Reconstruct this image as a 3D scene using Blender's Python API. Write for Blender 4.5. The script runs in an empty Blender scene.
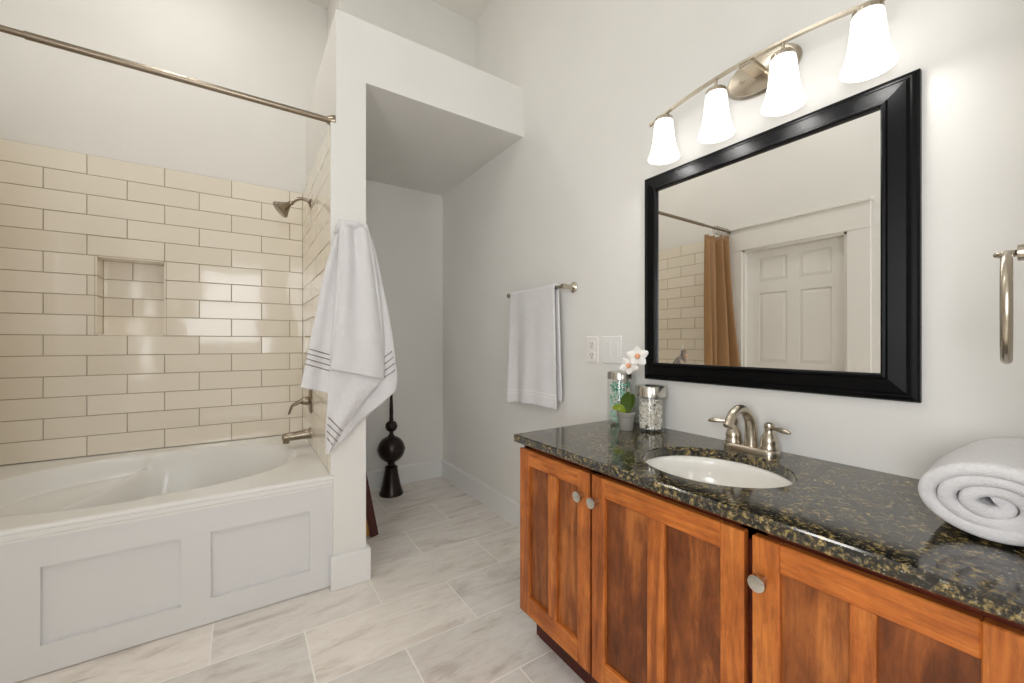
import bpy, bmesh, math, random
from mathutils import Vector, Matrix, Euler
random.seed(7)
scene = bpy.context.scene
COL = scene.collection
PI = math.pi

# ---------------------------------------------------------------- camera, light, exposure
CAM_H = 1.105
YAW = 33.527
cam_d = bpy.data.cameras.new('camera')
cam_d.sensor_width = 36.0
cam_d.lens = 406.0 / 1024.0 * 36.0
cam_d.shift_y = 1.5 / 1024.0
cam_d.clip_start = 0.01
cam = bpy.data.objects.new('camera', cam_d)
COL.objects.link(cam)
cam.location = (0, 0, CAM_H)
cam.rotation_euler = (math.radians(90), 0, math.radians(-YAW))
scene.camera = cam

world = bpy.data.worlds.new('sky')
scene.world = world
world.use_nodes = True
world.node_tree.nodes['Background'].inputs[0].default_value = (0.80, 0.88, 1.0, 1)
world.node_tree.nodes['Background'].inputs[1].default_value = 1.0


def area_light(name, loc, rot, sx, sy, power, color):
    d = bpy.data.lights.new(name, 'AREA')
    d.shape = 'RECTANGLE'
    d.size, d.size_y = sx, sy
    d.energy = power
    d.color = color
    o = bpy.data.objects.new(name, d)
    COL.objects.link(o)
    o.location = loc
    o.rotation_euler = rot
    return o


ZCEIL = 3.40
WINDOW_POWER = 24
CEIL_FILL_POWER = 4.5
SHADE_GLOW = 1.25
BULB_POWER = 0.8
SIDE_FILL_POWER = 34
TUB_FILL_POWER = 4.6
# daylight just outside the window in the wall behind the camera
area_light('window_daylight', (-0.17, -1.86, 1.68), (math.radians(90), 0, 0), 0.86, 1.30, WINDOW_POWER, (0.955, 0.965, 1.0))
# added side fill, shining through a made-up window in the left wall
area_light('side_fill', (-1.15, -0.36, 1.34), (0, math.radians(-90), 0), 1.10, 0.62, SIDE_FILL_POWER, (0.965, 0.97, 1.0))
# added fill over the tub, set in the ceiling out of view
area_light('tub_fill', (-0.35, 2.40, ZCEIL - 0.012), (0, 0, 0), 0.12, 0.12, TUB_FILL_POWER, (1.0, 0.98, 0.94))
# added fill for the middle of the room, under an unseen ceiling dome
area_light('ceiling_fill', (-0.35, 1.15, 3.325), (0, 0, 0), 0.34, 0.34, CEIL_FILL_POWER, (1.0, 0.99, 0.975))

vs = scene.view_settings
scene.display_settings.display_device = 'sRGB'
vs.view_transform = 'Standard'
vs.look = 'None'
vs.gamma = 1
vs.use_curve_mapping = False
vs.exposure = -0.02
scene.cycles.max_bounces = 10
scene.cycles.diffuse_bounces = 6
scene.cycles.glossy_bounces = 6
scene.cycles.transmission_bounces = 8
scene.cycles.transparent_max_bounces = 12
scene.cycles.caustics_reflective = False
scene.cycles.caustics_refractive = False
scene.cycles.sample_clamp_indirect = 6.0
scene.cycles.use_denoising = True


# ---------------------------------------------------------------- materials
def lin(c):
    c /= 255.0
    return c / 12.92 if c <= 0.04045 else ((c + 0.055) / 1.055) ** 2.4


def rgb(r, g, b):
    return (lin(r), lin(g), lin(b), 1)


class NT:
    def __init__(self, name):
        self.m = bpy.data.materials.new(name)
        self.m.use_nodes = True
        self.t = self.m.node_tree
        self.bsdf = self.t.nodes['Principled BSDF']

    def n(self, kind, **kw):
        nd = self.t.nodes.new(kind)
        for k, v in kw.items():
            setattr(nd, k, v)
        return nd

    def l(self, a, b):
        self.t.links.new(a, b)

    def pos(self, scale=(1, 1, 1), loc=(0, 0, 0), rot=(0, 0, 0)):
        g = self.n('ShaderNodeNewGeometry')
        mp = self.n('ShaderNodeMapping')
        mp.inputs['Scale'].default_value = scale
        mp.inputs['Location'].default_value = loc
        mp.inputs['Rotation'].default_value = rot
        self.l(g.outputs['Position'], mp.inputs['Vector'])
        return mp.outputs['Vector']

    def noise(self, vec, scale, detail=4, rough=0.5, dist=0.0):
        nd = self.n('ShaderNodeTexNoise')
        nd.inputs['Scale'].default_value = scale
        nd.inputs['Detail'].default_value = detail
        nd.inputs['Roughness'].default_value = rough
        nd.inputs['Distortion'].default_value = dist
        if vec is not None:
            self.l(vec, nd.inputs['Vector'])
        return nd.outputs['Fac']

    def ramp(self, fac, stops, interp='LINEAR'):
        nd = self.n('ShaderNodeValToRGB')
        cr = nd.color_ramp
        cr.interpolation = interp
        while len(cr.elements) < len(stops):
            cr.elements.new(0.5)
        for e, (p, c) in zip(cr.elements, stops):
            e.position = p
            e.color = c
        self.l(fac, nd.inputs['Fac'])
        return nd.outputs['Color']

    def mix(self, fac, a, b, mode='MIX'):
        nd = self.n('ShaderNodeMix', data_type='RGBA', blend_type=mode)
        for sock, v in ((nd.inputs['Factor'], fac), (nd.inputs['A'], a), (nd.inputs['B'], b)):
            pass
        ins = [s for s in nd.inputs if s.enabled]
        for s, v in zip(ins, (fac, a, b)):
            if hasattr(v, 'is_output') or hasattr(v, 'links'):
                self.l(v, s)
            else:
                s.default_value = v
        return [s for s in nd.outputs if s.enabled][0]

    def bump(self, h, strength, dist=0.002):
        nd = self.n('ShaderNodeBump')
        nd.inputs['Strength'].default_value = strength
        nd.inputs['Distance'].default_value = dist
        self.l(h, nd.inputs['Height'])
        self.l(nd.outputs['Normal'], self.bsdf.inputs['Normal'])

    def set(self, **kw):
        for k, v in kw.items():
            s = self.bsdf.inputs[k.replace('_', ' ')]
            if hasattr(v, 'is_output') or hasattr(v, 'links'):
                self.l(v, s)
            else:
                s.default_value = v
        return self


def paint(name, c, rough=0.55, amp=0.015, bscale=180, bstr=0.05):
    m = NT(name)
    f = m.noise(m.pos(), 3.0, 3)
    lo = tuple(x * (1 - amp) for x in c[:3]) + (1,)
    hi = tuple(min(1, x * (1 + amp)) for x in c[:3]) + (1,)
    m.set(Base_Color=m.ramp(f, [(0.3, lo), (0.7, hi)]), Roughness=rough)
    m.bump(m.noise(m.pos(), bscale, 2), bstr, 0.001)
    return m.m


M = {}
M['wall'] = paint('wall_paint', rgb(233, 231, 226), 0.6)
M['ceiling'] = paint('ceiling_paint', rgb(236, 234, 228), 0.8)
M['trim'] = paint('white_trim_paint', rgb(233, 232, 230), 0.32, 0.008, 60, 0.02)
M['apron'] = paint('white_apron_paint', rgb(222, 221, 220), 0.3, 0.008, 60, 0.02)
M['door'] = paint('white_door_paint', rgb(236, 233, 226), 0.4, 0.008, 60, 0.02)
M['tub'] = paint('white_acrylic', rgb(236, 235, 232), 0.16, 0.006, 10, 0.0)
M['porcelain'] = paint('white_porcelain', rgb(244, 241, 234), 0.1, 0.006, 10, 0.0)
M['plate'] = paint('ivory_plastic', rgb(238, 234, 228), 0.35, 0.006, 10, 0.0)
M['plate_white'] = paint('white_plastic', rgb(237, 235, 232), 0.35, 0.006, 10, 0.0)
M['slot'] = paint('dark_slot', rgb(60, 55, 50), 0.5)


def tile_mat():
    m = NT('cream_glazed_tile')
    g = m.n('ShaderNodeNewGeometry')
    c = m.ramp(g.outputs['Random Per Island'], [(0.0, rgb(238, 229, 213)), (0.5, rgb(241, 233, 218)), (1.0, rgb(244, 236, 222))])
    m.set(Base_Color=c, Roughness=0.07)
    m.bump(m.noise(m.pos(), 9, 2), 0.06, 0.01)
    return m.m


M['tile'] = tile_mat()
M['grout'] = paint('tan_grout', rgb(166, 155, 132), 0.85, 0.04)


def floor_mat():
    m = NT('floor_stone_tile')
    v = m.pos(loc=(-0.491 + 0.588 * 8, -1.437 + 0.2985 * 20, 0))
    br = m.n('ShaderNodeTexBrick')
    br.offset = 0.5
    br.offset_frequency = 2
    br.inputs['Scale'].default_value = 1.0
    br.inputs['Mortar Size'].default_value = 0.0028
    br.inputs['Mortar Smooth'].default_value = 0.1
    br.inputs['Brick Width'].default_value = 0.588
    br.inputs['Row Height'].default_value = 0.2985
    br.inputs['Color1'].default_value = (0, 0, 0, 1)
    br.inputs['Color2'].default_value = (1, 1, 1, 1)
    br.inputs['Bias'].default_value = 0.0
    m.l(v, br.inputs['Vector'])
    # shift the veining per tile so that it breaks at the joints
    g = m.n('ShaderNodeNewGeometry')
    add = m.n('ShaderNodeVectorMath', operation='MULTIPLY_ADD')
    m.l(br.outputs['Color'], add.inputs[0])
    add.inputs[1].default_value = (7.3, 5.1, 3.7)
    m.l(g.outputs['Position'], add.inputs[2])
    mp = m.n('ShaderNodeMapping')
    mp.inputs['Scale'].default_value = (1.0, 3.6, 1.0)
    mp.inputs['Rotation'].default_value = (0, 0, 0.12)
    m.l(add.outputs[0], mp.inputs['Vector'])
    f1 = m.noise(mp.outputs['Vector'], 3.2, 8, 0.62, 0.8)
    f2 = m.noise(mp.outputs['Vector'], 11.0, 6, 0.6, 1.2)
    c1 = m.ramp(f1, [(0.30, rgb(206, 197, 188)), (0.46, rgb(238, 232, 225)), (0.62, rgb(246, 241, 235)), (0.8, rgb(228, 221, 212))])
    c2 = m.ramp(f2, [(0.32, rgb(222, 212, 199)), (0.5, rgb(255, 255, 255)), (1.0, rgb(255, 255, 255))])
    c = m.mix(0.36, c1, c2, 'MULTIPLY')
    tone = m.ramp(br.outputs['Color'], [(0, rgb(238, 238, 238)), (1, rgb(255, 253, 250))])
    c = m.mix(1.0, c, tone, 'MULTIPLY')
    c = m.mix(br.outputs['Fac'], c, rgb(250, 246, 238))
    m.set(Base_Color=c, Roughness=0.38)
    inv = m.n('ShaderNodeMath', operation='SUBTRACT')
    inv.inputs[0].default_value = 1.0
    m.l(br.outputs['Fac'], inv.inputs[1])
    m.bump(inv.outputs[0], 0.35, 0.0015)
    return m.m


M['floor'] = floor_mat()


def wood(name, axis, c_dark, c_mid, c_light, seed=0.0, across=9.0):
    m = NT(name)
    sc = {'y': (across, 0.9, across), 'z': (across, across, 0.9)}[axis]
    g = m.n('ShaderNodeNewGeometry')
    # every board gets its own stretch of grain
    add = m.n('ShaderNodeVectorMath', operation='MULTIPLY_ADD')
    m.l(g.outputs['Random Per Island'], add.inputs[0])
    add.inputs[1].default_value = (11.0, 7.0, 5.0)
    m.l(g.outputs['Position'], add.inputs[2])
    mp = m.n('ShaderNodeMapping')
    mp.inputs['Scale'].default_value = sc
    mp.inputs['Location'].default_value = (seed, seed * 2, seed)
    m.l(add.outputs[0], mp.inputs['Vector'])
    f = m.noise(mp.outputs['Vector'], 1.6, 8, 0.62, 1.4)
    fine = m.noise(mp.outputs['Vector'], 14.0, 6, 0.7, 0.4)
    blot = m.noise(m.pos(loc=(seed, 0, 0)), 9.0, 4, 0.6)
    c = m.ramp(f, [(0.28, c_dark), (0.48, c_mid), (0.70, c_light)])
    c = m.mix(0.45, c, m.ramp(fine, [(0.32, rgb(120, 96, 80)), (0.56, rgb(255, 255, 255))]), 'MULTIPLY')
    c = m.mix(0.5, c, m.ramp(blot, [(0.35, rgb(178, 160, 150)), (0.6, rgb(255, 255, 255))]), 'MULTIPLY')
    m.set(Base_Color=c, Roughness=0.38, Specular_IOR_Level=0.35)
    m.bump(fine, 0.06, 0.001)
    return m.m


M['wood_v'] = wood('cherry_upright_grain', 'z', rgb(110, 54, 22), rgb(188, 106, 45), rgb(216, 137, 64))
M['wood_h'] = wood('cherry_level_grain', 'y', rgb(114, 56, 23), rgb(192, 108, 45), rgb(220, 141, 66), 3.0)
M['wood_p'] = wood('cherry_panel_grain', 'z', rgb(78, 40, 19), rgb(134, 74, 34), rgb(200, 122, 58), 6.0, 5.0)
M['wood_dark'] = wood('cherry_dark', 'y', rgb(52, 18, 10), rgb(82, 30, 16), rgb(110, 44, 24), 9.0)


def granite():
    m = NT('black_gold_granite')
    v = m.pos()
    n1 = m.noise(v, 95, 6, 0.68)
    n2 = m.noise(v, 210, 3, 0.6)
    n3 = m.noise(v, 26, 3, 0.5)
    base = m.ramp(n1, [(0.40, rgb(12, 12, 11)), (0.48, rgb(36, 33, 25)), (0.53, rgb(98, 82, 46)), (0.62, rgb(158, 138, 88))])
    dark = m.ramp(n1, [(0.42, rgb(12, 12, 11)), (0.54, rgb(40, 37, 30)), (0.66, rgb(110, 100, 76))])
    patch = m.ramp(n3, [(0.40, (0, 0, 0, 1)), (0.58, (1, 1, 1, 1))])
    c = m.mix(patch, dark, base)
    fleck = m.ramp(n2, [(0.62, (0, 0, 0, 1)), (0.70, (1, 1, 1, 1))])
    c = m.mix(fleck, c, rgb(150, 148, 134))
    m.set(Base_Color=c, Roughness=0.10, IOR=1.8)
    return m.m


M['granite'] = granite()


def metal(name, c, rough, amp=0.1):
    m = NT(name)
    f = m.noise(m.pos(), 40, 3)
    m.set(Base_Color=c, Metallic=1.0, Roughness=m.ramp(f, [(0.3, (rough * (1 - amp),) * 3 + (1,)), (0.7, (rough * (1 + amp),) * 3 + (1,))]))
    return m.m


M['nickel'] = metal('brushed_nickel', rgb(196, 186, 170), 0.26, 0.03)
M['nickel_dark'] = metal('aged_nickel', rgb(150, 138, 122), 0.24, 0.03)
M['chrome'] = metal('satin_chrome', rgb(206, 203, 196), 0.2)
M['mirror'] = metal('mirror_silver', (0.93, 0.93, 0.92, 1), 0.0, 0.0)


def simple(name, c, rough=0.5, **kw):
    m = NT(name)
    f = m.noise(m.pos(), 25, 3)
    lo = tuple(x * 0.93 for x in c[:3]) + (1,)
    m.set(Base_Color=m.ramp(f, [(0.3, lo), (0.7, c)]), Roughness=rough, **kw)
    return m.m


M['black_frame'] = simple('black_lacquer', rgb(5, 5, 7), 0.38, Specular_IOR_Level=0.16)
M['bronze'] = simple('dark_bronze', rgb(40, 28, 24), 0.28, Metallic=0.35)
M['mahogany'] = simple('mahogany_edge', rgb(70, 24, 18), 0.35)
M['gold_wood'] = simple('honey_wood', rgb(186, 132, 62), 0.5)
M['pot'] = simple('grey_clay', rgb(150, 148, 140), 0.6)
M['soil'] = simple('dark_soil', rgb(50, 38, 30), 0.9)
M['leaf'] = simple('leaf_green', rgb(74, 96, 32), 0.35)
M['leaf_light'] = simple('leaf_light_green', rgb(138, 156, 44), 0.4)
M['stem'] = simple('stem_brown', rgb(86, 84, 48), 0.6)
M['petal'] = simple('petal_white', rgb(250, 244, 236), 0.5, Subsurface_Weight=0.1)
M['lip'] = simple('petal_peach', rgb(238, 170, 128), 0.5)
M['swab'] = simple('cotton_white', rgb(252, 248, 238), 0.8)
M['swab_dark'] = simple('swab_shaft', rgb(226, 217, 200), 0.7)
M['mint'] = simple('mint_green', rgb(176, 232, 210), 0.6)
M['teal'] = simple('teal_green', rgb(70, 176, 142), 0.6)


def terry(name, c, bs=0.5):
    m = NT(name)
    f = m.noise(m.pos(), 420, 2)
    f2 = m.noise(m.pos(), 14, 3)
    lo = tuple(x * 0.96 for x in c[:3]) + (1,)
    m.set(Base_Color=m.ramp(f2, [(0.3, lo), (0.7, c)]), Roughness=0.95, Sheen_Weight=0.25, Sheen_Roughness=0.5)
    f3 = m.noise(m.pos(), 70, 4)
    sm = m.n('ShaderNodeMath', operation='MULTIPLY_ADD')
    m.l(f3, sm.inputs[0])
    sm.inputs[1].default_value = 1.6
    m.l(f, sm.inputs[2])
    m.bump(sm.outputs[0], bs, 0.004)
    return m.m


M['terry'] = terry('white_terry', rgb(226, 224, 224))
M['stripe'] = simple('taupe_cord', rgb(134, 122, 112), 0.8)
M['curtain'] = terry('tan_satin', rgb(158, 118, 74), 0.1)
M['curtain'].node_tree.nodes['Principled BSDF'].inputs['Roughness'].default_value = 0.5


def glass(name, tint=(0.995, 1.0, 0.998, 1), refl=0.5):
    m = bpy.data.materials.new(name)
    m.use_nodes = True
    t = m.node_tree
    t.nodes.remove(t.nodes['Principled BSDF'])
    out = t.nodes['Material Output']
    tr = t.nodes.new('ShaderNodeBsdfTransparent')
    tr.inputs[0].default_value = tint
    gl = t.nodes.new('ShaderNodeBsdfGlossy')
    gl.inputs['Roughness'].default_value = 0.02
    lw = t.nodes.new('ShaderNodeLayerWeight')
    lw.inputs['Blend'].default_value = 0.5
    pw = t.nodes.new('ShaderNodeMath')
    pw.operation = 'POWER'
    pw.inputs[1].default_value = 4.0
    t.links.new(lw.outputs['Facing'], pw.inputs[0])
    fr = t.nodes.new('ShaderNodeMath')
    fr.operation = 'MULTIPLY_ADD'
    fr.inputs[1].default_value = 0.55
    fr.inputs[2].default_value = 0.04
    t.links.new(pw.outputs[0], fr.inputs[0])
    mx = t.nodes.new('ShaderNodeMixShader')
    t.links.new(fr.outputs[0], mx.inputs[0])
    t.links.new(tr.outputs[0], mx.inputs[1])
    t.links.new(gl.outputs[0], mx.inputs[2])
    t.links.new(mx.outputs[0], out.inputs[0])
    return m


M['glass'] = glass('clear_glass')


def glow(name, c, strength):
    m = NT(name)
    f = m.noise(m.pos(), 8, 2)
    m.set(Base_Color=m.ramp(f, [(0.3, (0.85, 0.85, 0.84, 1)), (0.7, (0.9, 0.9, 0.89, 1))]), Roughness=0.3, Emission_Color=c, Emission_Strength=strength)
    return m.m


M['shade'] = glow('frosted_lit_glass', (1.0, 0.985, 0.96, 1), SHADE_GLOW)
M['dome'] = glow('fill_dome_glass', (1.0, 0.97, 0.92, 1), 3.0)  # glow for the added ceiling fill lights


# ---------------------------------------------------------------- mesh helpers
WL = {}          # world location of every linked object (all objects only translate)


def wl(o):
    return WL[o.name] if o else Vector((0, 0, 0))


def link(name, bm, mats, parent=None, smooth=False, auto=None, origin=None):
    """One mesh object from a bmesh given in world coordinates."""
    bmesh.ops.recalc_face_normals(bm, faces=bm.faces)
    me = bpy.data.meshes.new(name)
    base = Vector((0, 0, 0))
    if parent is None:
        if origin is not None:
            base = Vector(origin)
        else:
            xs = [v.co for v in bm.verts]
            lo = [min(c[i] for c in xs) for i in range(3)]
            hi = [max(c[i] for c in xs) for i in range(3)]
            base = Vector(((lo[0] + hi[0]) / 2, (lo[1] + hi[1]) / 2, lo[2]))
        off = base
    else:
        off = wl(parent)
    bmesh.ops.translate(bm, verts=bm.verts, vec=-off)
    bm.to_mesh(me)
    bm.free()
    for m in (mats if isinstance(mats, (list, tuple)) else [mats]):
        me.materials.append(m)
    if smooth:
        for p in me.polygons:
            p.use_smooth = True
        if auto is not None:
            me.set_sharp_from_angle(angle=math.radians(auto))
    o = bpy.data.objects.new(name, me)
    COL.objects.link(o)
    if parent is None:
        o.location = base
        WL[o.name] = base
    else:
        o.parent = parent
        WL[o.name] = off
    return o


def thing(name, label, cat, loc, group=None):
    o = bpy.data.objects.new(name, None)
    o.empty_display_size = 0.05
    COL.objects.link(o)
    o.location = loc
    WL[o.name] = Vector(loc)
    return tag(o, label, cat, group)


def tag(o, label, cat, group=None, kind=None):
    o['label'] = label
    o['category'] = cat
    if group:
        o['group'] = group
    if kind:
        o['kind'] = kind
    return o


def struct(name, bm, mats, parent=None, smooth=False, auto=None):
    o = link(name, bm, mats, parent, smooth, auto)
    if parent is None:
        o['kind'] = 'structure'
    return o


def B():
    return bmesh.new()


def box(bm, x0, x1, y0, y1, z0, z1, bev=0.0, mi=0, seg=1):
    r = bmesh.ops.create_cube(bm, size=1.0)
    vs_ = r['verts']
    for v in vs_:
        v.co = Vector((x0 + (v.co.x + 0.5) * (x1 - x0), y0 + (v.co.y + 0.5) * (y1 - y0), z0 + (v.co.z + 0.5) * (z1 - z0)))
    fs = set(f for v in vs_ for f in v.link_faces)
    for f in fs:
        f.material_index = mi
    if bev > 0:
        es = list(set(e for v in vs_ for e in v.link_edges))
        r = bmesh.ops.bevel(bm, geom=es, offset=bev, segments=seg, affect='EDGES', profile=0.5)
        for f in r['faces']:
            f.material_index = mi
    return vs_


def basis(axis):
    a = Vector(axis).normalized()
    h = Vector((0, 0, 1)) if abs(a.z) < 0.9 else Vector((1, 0, 0))
    u = h.cross(a).normalized()
    return u, a.cross(u), a


def lathe(bm, prof, c, axis=(0, 0, 1), seg=32, mi=0, su=1.0, sv=1.0):
    """prof: (radius, height) list; poles where the radius is 0."""
    u, v, a = basis(axis)
    c = Vector(c)
    rings = []
    for r, h in prof:
        if r <= 1e-6:
            rings.append([bm.verts.new(c + a * h)])
        else:
            rings.append([bm.verts.new(c + a * h + u * (r * su * math.cos(2 * PI * k / seg)) + v * (r * sv * math.sin(2 * PI * k / seg))) for k in range(seg)])
    for p, q in zip(rings, rings[1:]):
        for k in range(seg):
            k2 = (k + 1) % seg
            if len(p) == 1 and len(q) == 1:
                continue
            if len(p) == 1:
                f = bm.faces.new((p[0], q[k], q[k2]))
            elif len(q) == 1:
                f = bm.faces.new((p[k], q[0], p[k2]))
            else:
                f = bm.faces.new((p[k], q[k], q[k2], p[k2]))
            f.material_index = mi


def tube(bm, pts, rad, seg=12, mi=0, closed=False, flat=1.0, caps=True):
    """Round tube through pts; rad a number or one per point; flat squashes the second axis."""
    pts = [Vector(p) for p in pts]
    n = len(pts)
    rads = rad if isinstance(rad, (list, tuple)) else [rad] * n
    rings = []
    prev = None
    for i, p in enumerate(pts):
        if closed:
            t = pts[(i + 1) % n] - pts[i - 1]
        else:
            t = pts[min(i + 1, n - 1)] - pts[max(i - 1, 0)]
        t.normalize()
        if prev is None:
            u, v, _ = basis(t)
        else:
            u = (prev - t * prev.dot(t)).normalized()
            v = t.cross(u)
        prev = u
        rings.append([bm.verts.new(p + u * (rads[i] * math.cos(2 * PI * k / seg)) + v * (rads[i] * flat * math.sin(2 * PI * k / seg))) for k in range(seg)])
    pairs = list(zip(rings, rings[1:]))
    if closed:
        pairs.append((rings[-1], rings[0]))
    for a, b in pairs:
        for k in range(seg):
            k2 = (k + 1) % seg
            bm.faces.new((a[k], b[k], b[k2], a[k2])).material_index = mi
    if caps and not closed:
        bm.faces.new(rings[0]).material_index = mi
        bm.faces.new(list(reversed(rings[-1]))).material_index = mi


def prism(bm, poly, axis, a, b, mi=0):
    """Extrude a polygon along an axis: poly in the other two coordinates in order."""
    def P(p, t):
        return {'x': (t, p[0], p[1]), 'y': (p[0], t, p[1]), 'z': (p[0], p[1], t)}[axis]
    A = [bm.verts.new(P(p, a)) for p in poly]
    C = [bm.verts.new(P(p, b)) for p in poly]
    n = len(poly)
    for i in range(n):
        bm.faces.new((A[i], A[(i + 1) % n], C[(i + 1) % n], C[i])).material_index = mi
    bm.faces.new(A).material_index = mi
    bm.faces.new(list(reversed(C))).material_index = mi


def catmull(pts, n):
    pts = [Vector(p) for p in pts]
    out = []
    m = len(pts) - 1
    for i in range(n):
        t = i / (n - 1) * m
        k = min(int(t), m - 1)
        f = t - k
        p1, p2 = pts[k], pts[k + 1]
        p0 = pts[k - 1] if k > 0 else p1 * 2 - p2
        p3 = pts[k + 2] if k + 2 <= m else p2 * 2 - p1
        out.append(0.5 * ((2 * p1) + (p2 - p0) * f + (2 * p0 - 5 * p1 + 4 * p2 - p3) * f * f + (3 * p1 - p0 - 3 * p2 + p3) * f ** 3))
    return out


def grid_faces(bm, G, mi=0, close_u=False):
    for a, b in zip(G, G[1:]):
        for k in range(len(a) - 1):
            bm.faces.new((a[k], a[k + 1], b[k + 1], b[k])).material_index = mi


def sstep(a, b, x):
    t = max(0.0, min(1.0, (x - a) / (b - a)))
    return t * t * (3 - 2 * t)


def mods(o, thick=None, sub=0, offset=0.0):
    if thick:
        m = o.modifiers.new('thickness', 'SOLIDIFY')
        m.thickness = thick
        m.offset = offset
    if sub:
        m = o.modifiers.new('smooth', 'SUBSURF')
        m.levels = sub
        m.render_levels = sub
    return o


# ---------------------------------------------------------------- the room
XL, XW = -1.03, 1.388          # left wall, mirror wall
YF, YT, YA = -1.75, 3.03, 3.14  # wall behind the camera, tub wall, alcove wall
ZC = 3.40
PX0, PX1, PY = 0.352, 0.483, 1.975
PT = 0.34                            # face of the backing board under the tiles   # partition beside the tub
SZ0, SZ1 = 2.33, 2.62               # dropped header over the alcove

bm = B(); box(bm, XL - 0.15, XW + 0.12, YF - 0.15, YA + 0.12, -0.08, 0.0); struct('floor', bm, M['floor'])
bm = B(); box(bm, XL - 0.15, XW + 0.12, YF - 0.15, YA + 0.12, ZC, ZC + 0.08); struct('ceiling', bm, M['ceiling'])
bm = B(); box(bm, XW, XW + 0.12, YF - 0.15, YA + 0.12, 0, ZC); struct('wall_right', bm, M['wall'])

# niche in the tub wall
NX0, NX1, ND = -0.655, -0.366, 0.11
TZ0, TZ1 = 0.509, 2.10
ROW = (TZ1 - TZ0) / 15
NZ1 = TZ1 - 5 * ROW
NZ0 = TZ1 - 9 * ROW
bm = B()
box(bm, XL - 0.15, NX0, YT, YT + 0.22, 0, ZC)
box(bm, NX1, PX1, YT, YT + 0.22, 0, ZC)
box(bm, NX0, NX1, YT, YT + 0.22, 0, NZ0)
box(bm, NX0, NX1, YT, YT + 0.22, NZ1, ZC)
box(bm, NX0, NX1, YT + ND, YT + 0.22, NZ0, NZ1)
struct('wall_back', bm, M['wall'])
bm = B(); box(bm, PX1, XW, YA, YA + 0.11, 0, SZ0 + 0.01); struct('wall_alcove', bm, M['wall'])
bm = B(); box(bm, PX0, PX1, PY, YT, 0, SZ1); box(bm, PT, PX0, PY, YT, 0, TZ1 + 0.002); box(bm, PT - 0.0105, PT, PY, 1.993, 0.508, TZ1 + 0.002); struct('wall_partition', bm, M['wall'])
bm = B(); box(bm, PX1, XW, PY, YA + 0.11, SZ0, SZ1); struct('wall_header', bm, M['wall'])
bm = B(); box(bm, PX1, XW, 2.57, YA + 0.11, SZ1 - 0.002, ZC); struct('wall_upper', bm, M['wall'])
# short return wall at the open end of the vanity
bm = B(); box(bm, 0.78, XW, YF, 0.012, 0, ZC); struct('wall_return', bm, M['wall'])
# left wall with a doorway
DY0, DY1, DZ = 1.14, 1.90, 1.935
LY0, LY1 = -0.69, -0.03          # unseen window added in the left wall for side fill
bm = B()
box(bm, XL - 0.14, XL, YF - 0.15, LY0, 0, ZC)
box(bm, XL - 0.14, XL, LY1, DY0, 0, ZC)
box(bm, XL - 0.14, XL, LY0, LY1, 0, 0.76)
box(bm, XL - 0.14, XL, LY0, LY1, 1.92, ZC)
box(bm, XL - 0.14, XL, DY1, YT, 0, ZC)
box(bm, XL - 0.14, XL, DY0, DY1, DZ, ZC)
struct('wall_left', bm, M['wall'])
# wall behind the camera with a window
WX0, WX1, WZ0, WZ1 = -0.62, 0.28, 1.0, 2.36
bm = B()
box(bm, XL - 0.15, WX0, YF - 0.12, YF, 0, ZC)
box(bm, WX1, XW, YF - 0.12, YF, 0, ZC)
box(bm, WX0, WX1, YF - 0.12, YF, 0, WZ0)
box(bm, WX0, WX1, YF - 0.12, YF, WZ1, ZC)
struct('wall_front', bm, M['wall'])
bm = B()
for a in ((WX0 - 0.08, WX0 + 0.02, WZ0 - 0.08, WZ1 + 0.08), (WX1 - 0.02, WX1 + 0.08, WZ0 - 0.08, WZ1 + 0.08)):
    box(bm, a[0], a[1], YF - 0.06, YF + 0.018, a[2], a[3], 0.003)
for a in ((WZ0 - 0.08, WZ0 + 0.02), (WZ1 - 0.02, WZ1 + 0.08), (1.66, 1.70)):
    box(bm, WX0, WX1, YF - 0.06, YF + 0.02, a[0], a[1], 0.003)
win = struct('window_1', bm, M['trim'])
bm = B(); box(bm, WX0 + 0.01, WX1 - 0.01, YF - 0.045, YF - 0.041, WZ0, WZ1); link('window_pane', bm, M['glass'], win)

# baseboards
def base_profile(d=0.013, h=0.14):
    return [(0, 0), (d, 0), (d, h - 0.012), (d * 0.55, h), (0, h)]


bm = B(); prism(bm, [(XW - a, b) for a, b in base_profile()], 'y', 1.22, YA); struct('baseboard_right', bm, M['trim'])
bm = B(); prism(bm, [(YA - a, b) for a, b in base_profile()], 'x', PX1, XW - 0.013); struct('baseboard_alcove', bm, M['trim'])
bm = B()
box(bm, PT - 0.014, PX1 + 0.016, PY - 0.034, PY, 0, 0.148, 0.004)
box(bm, PX1, PX1 + 0.016, PY, YT + 0.1, 0, 0.148, 0.004)
struct('baseboard_partition', bm, M['trim'])
bm = B()
prism(bm, [(XL + a, b) for a, b in base_profile()], 'y', YF, DY0 - 0.12)
struct('baseboard_left', bm, M['trim'])


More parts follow.
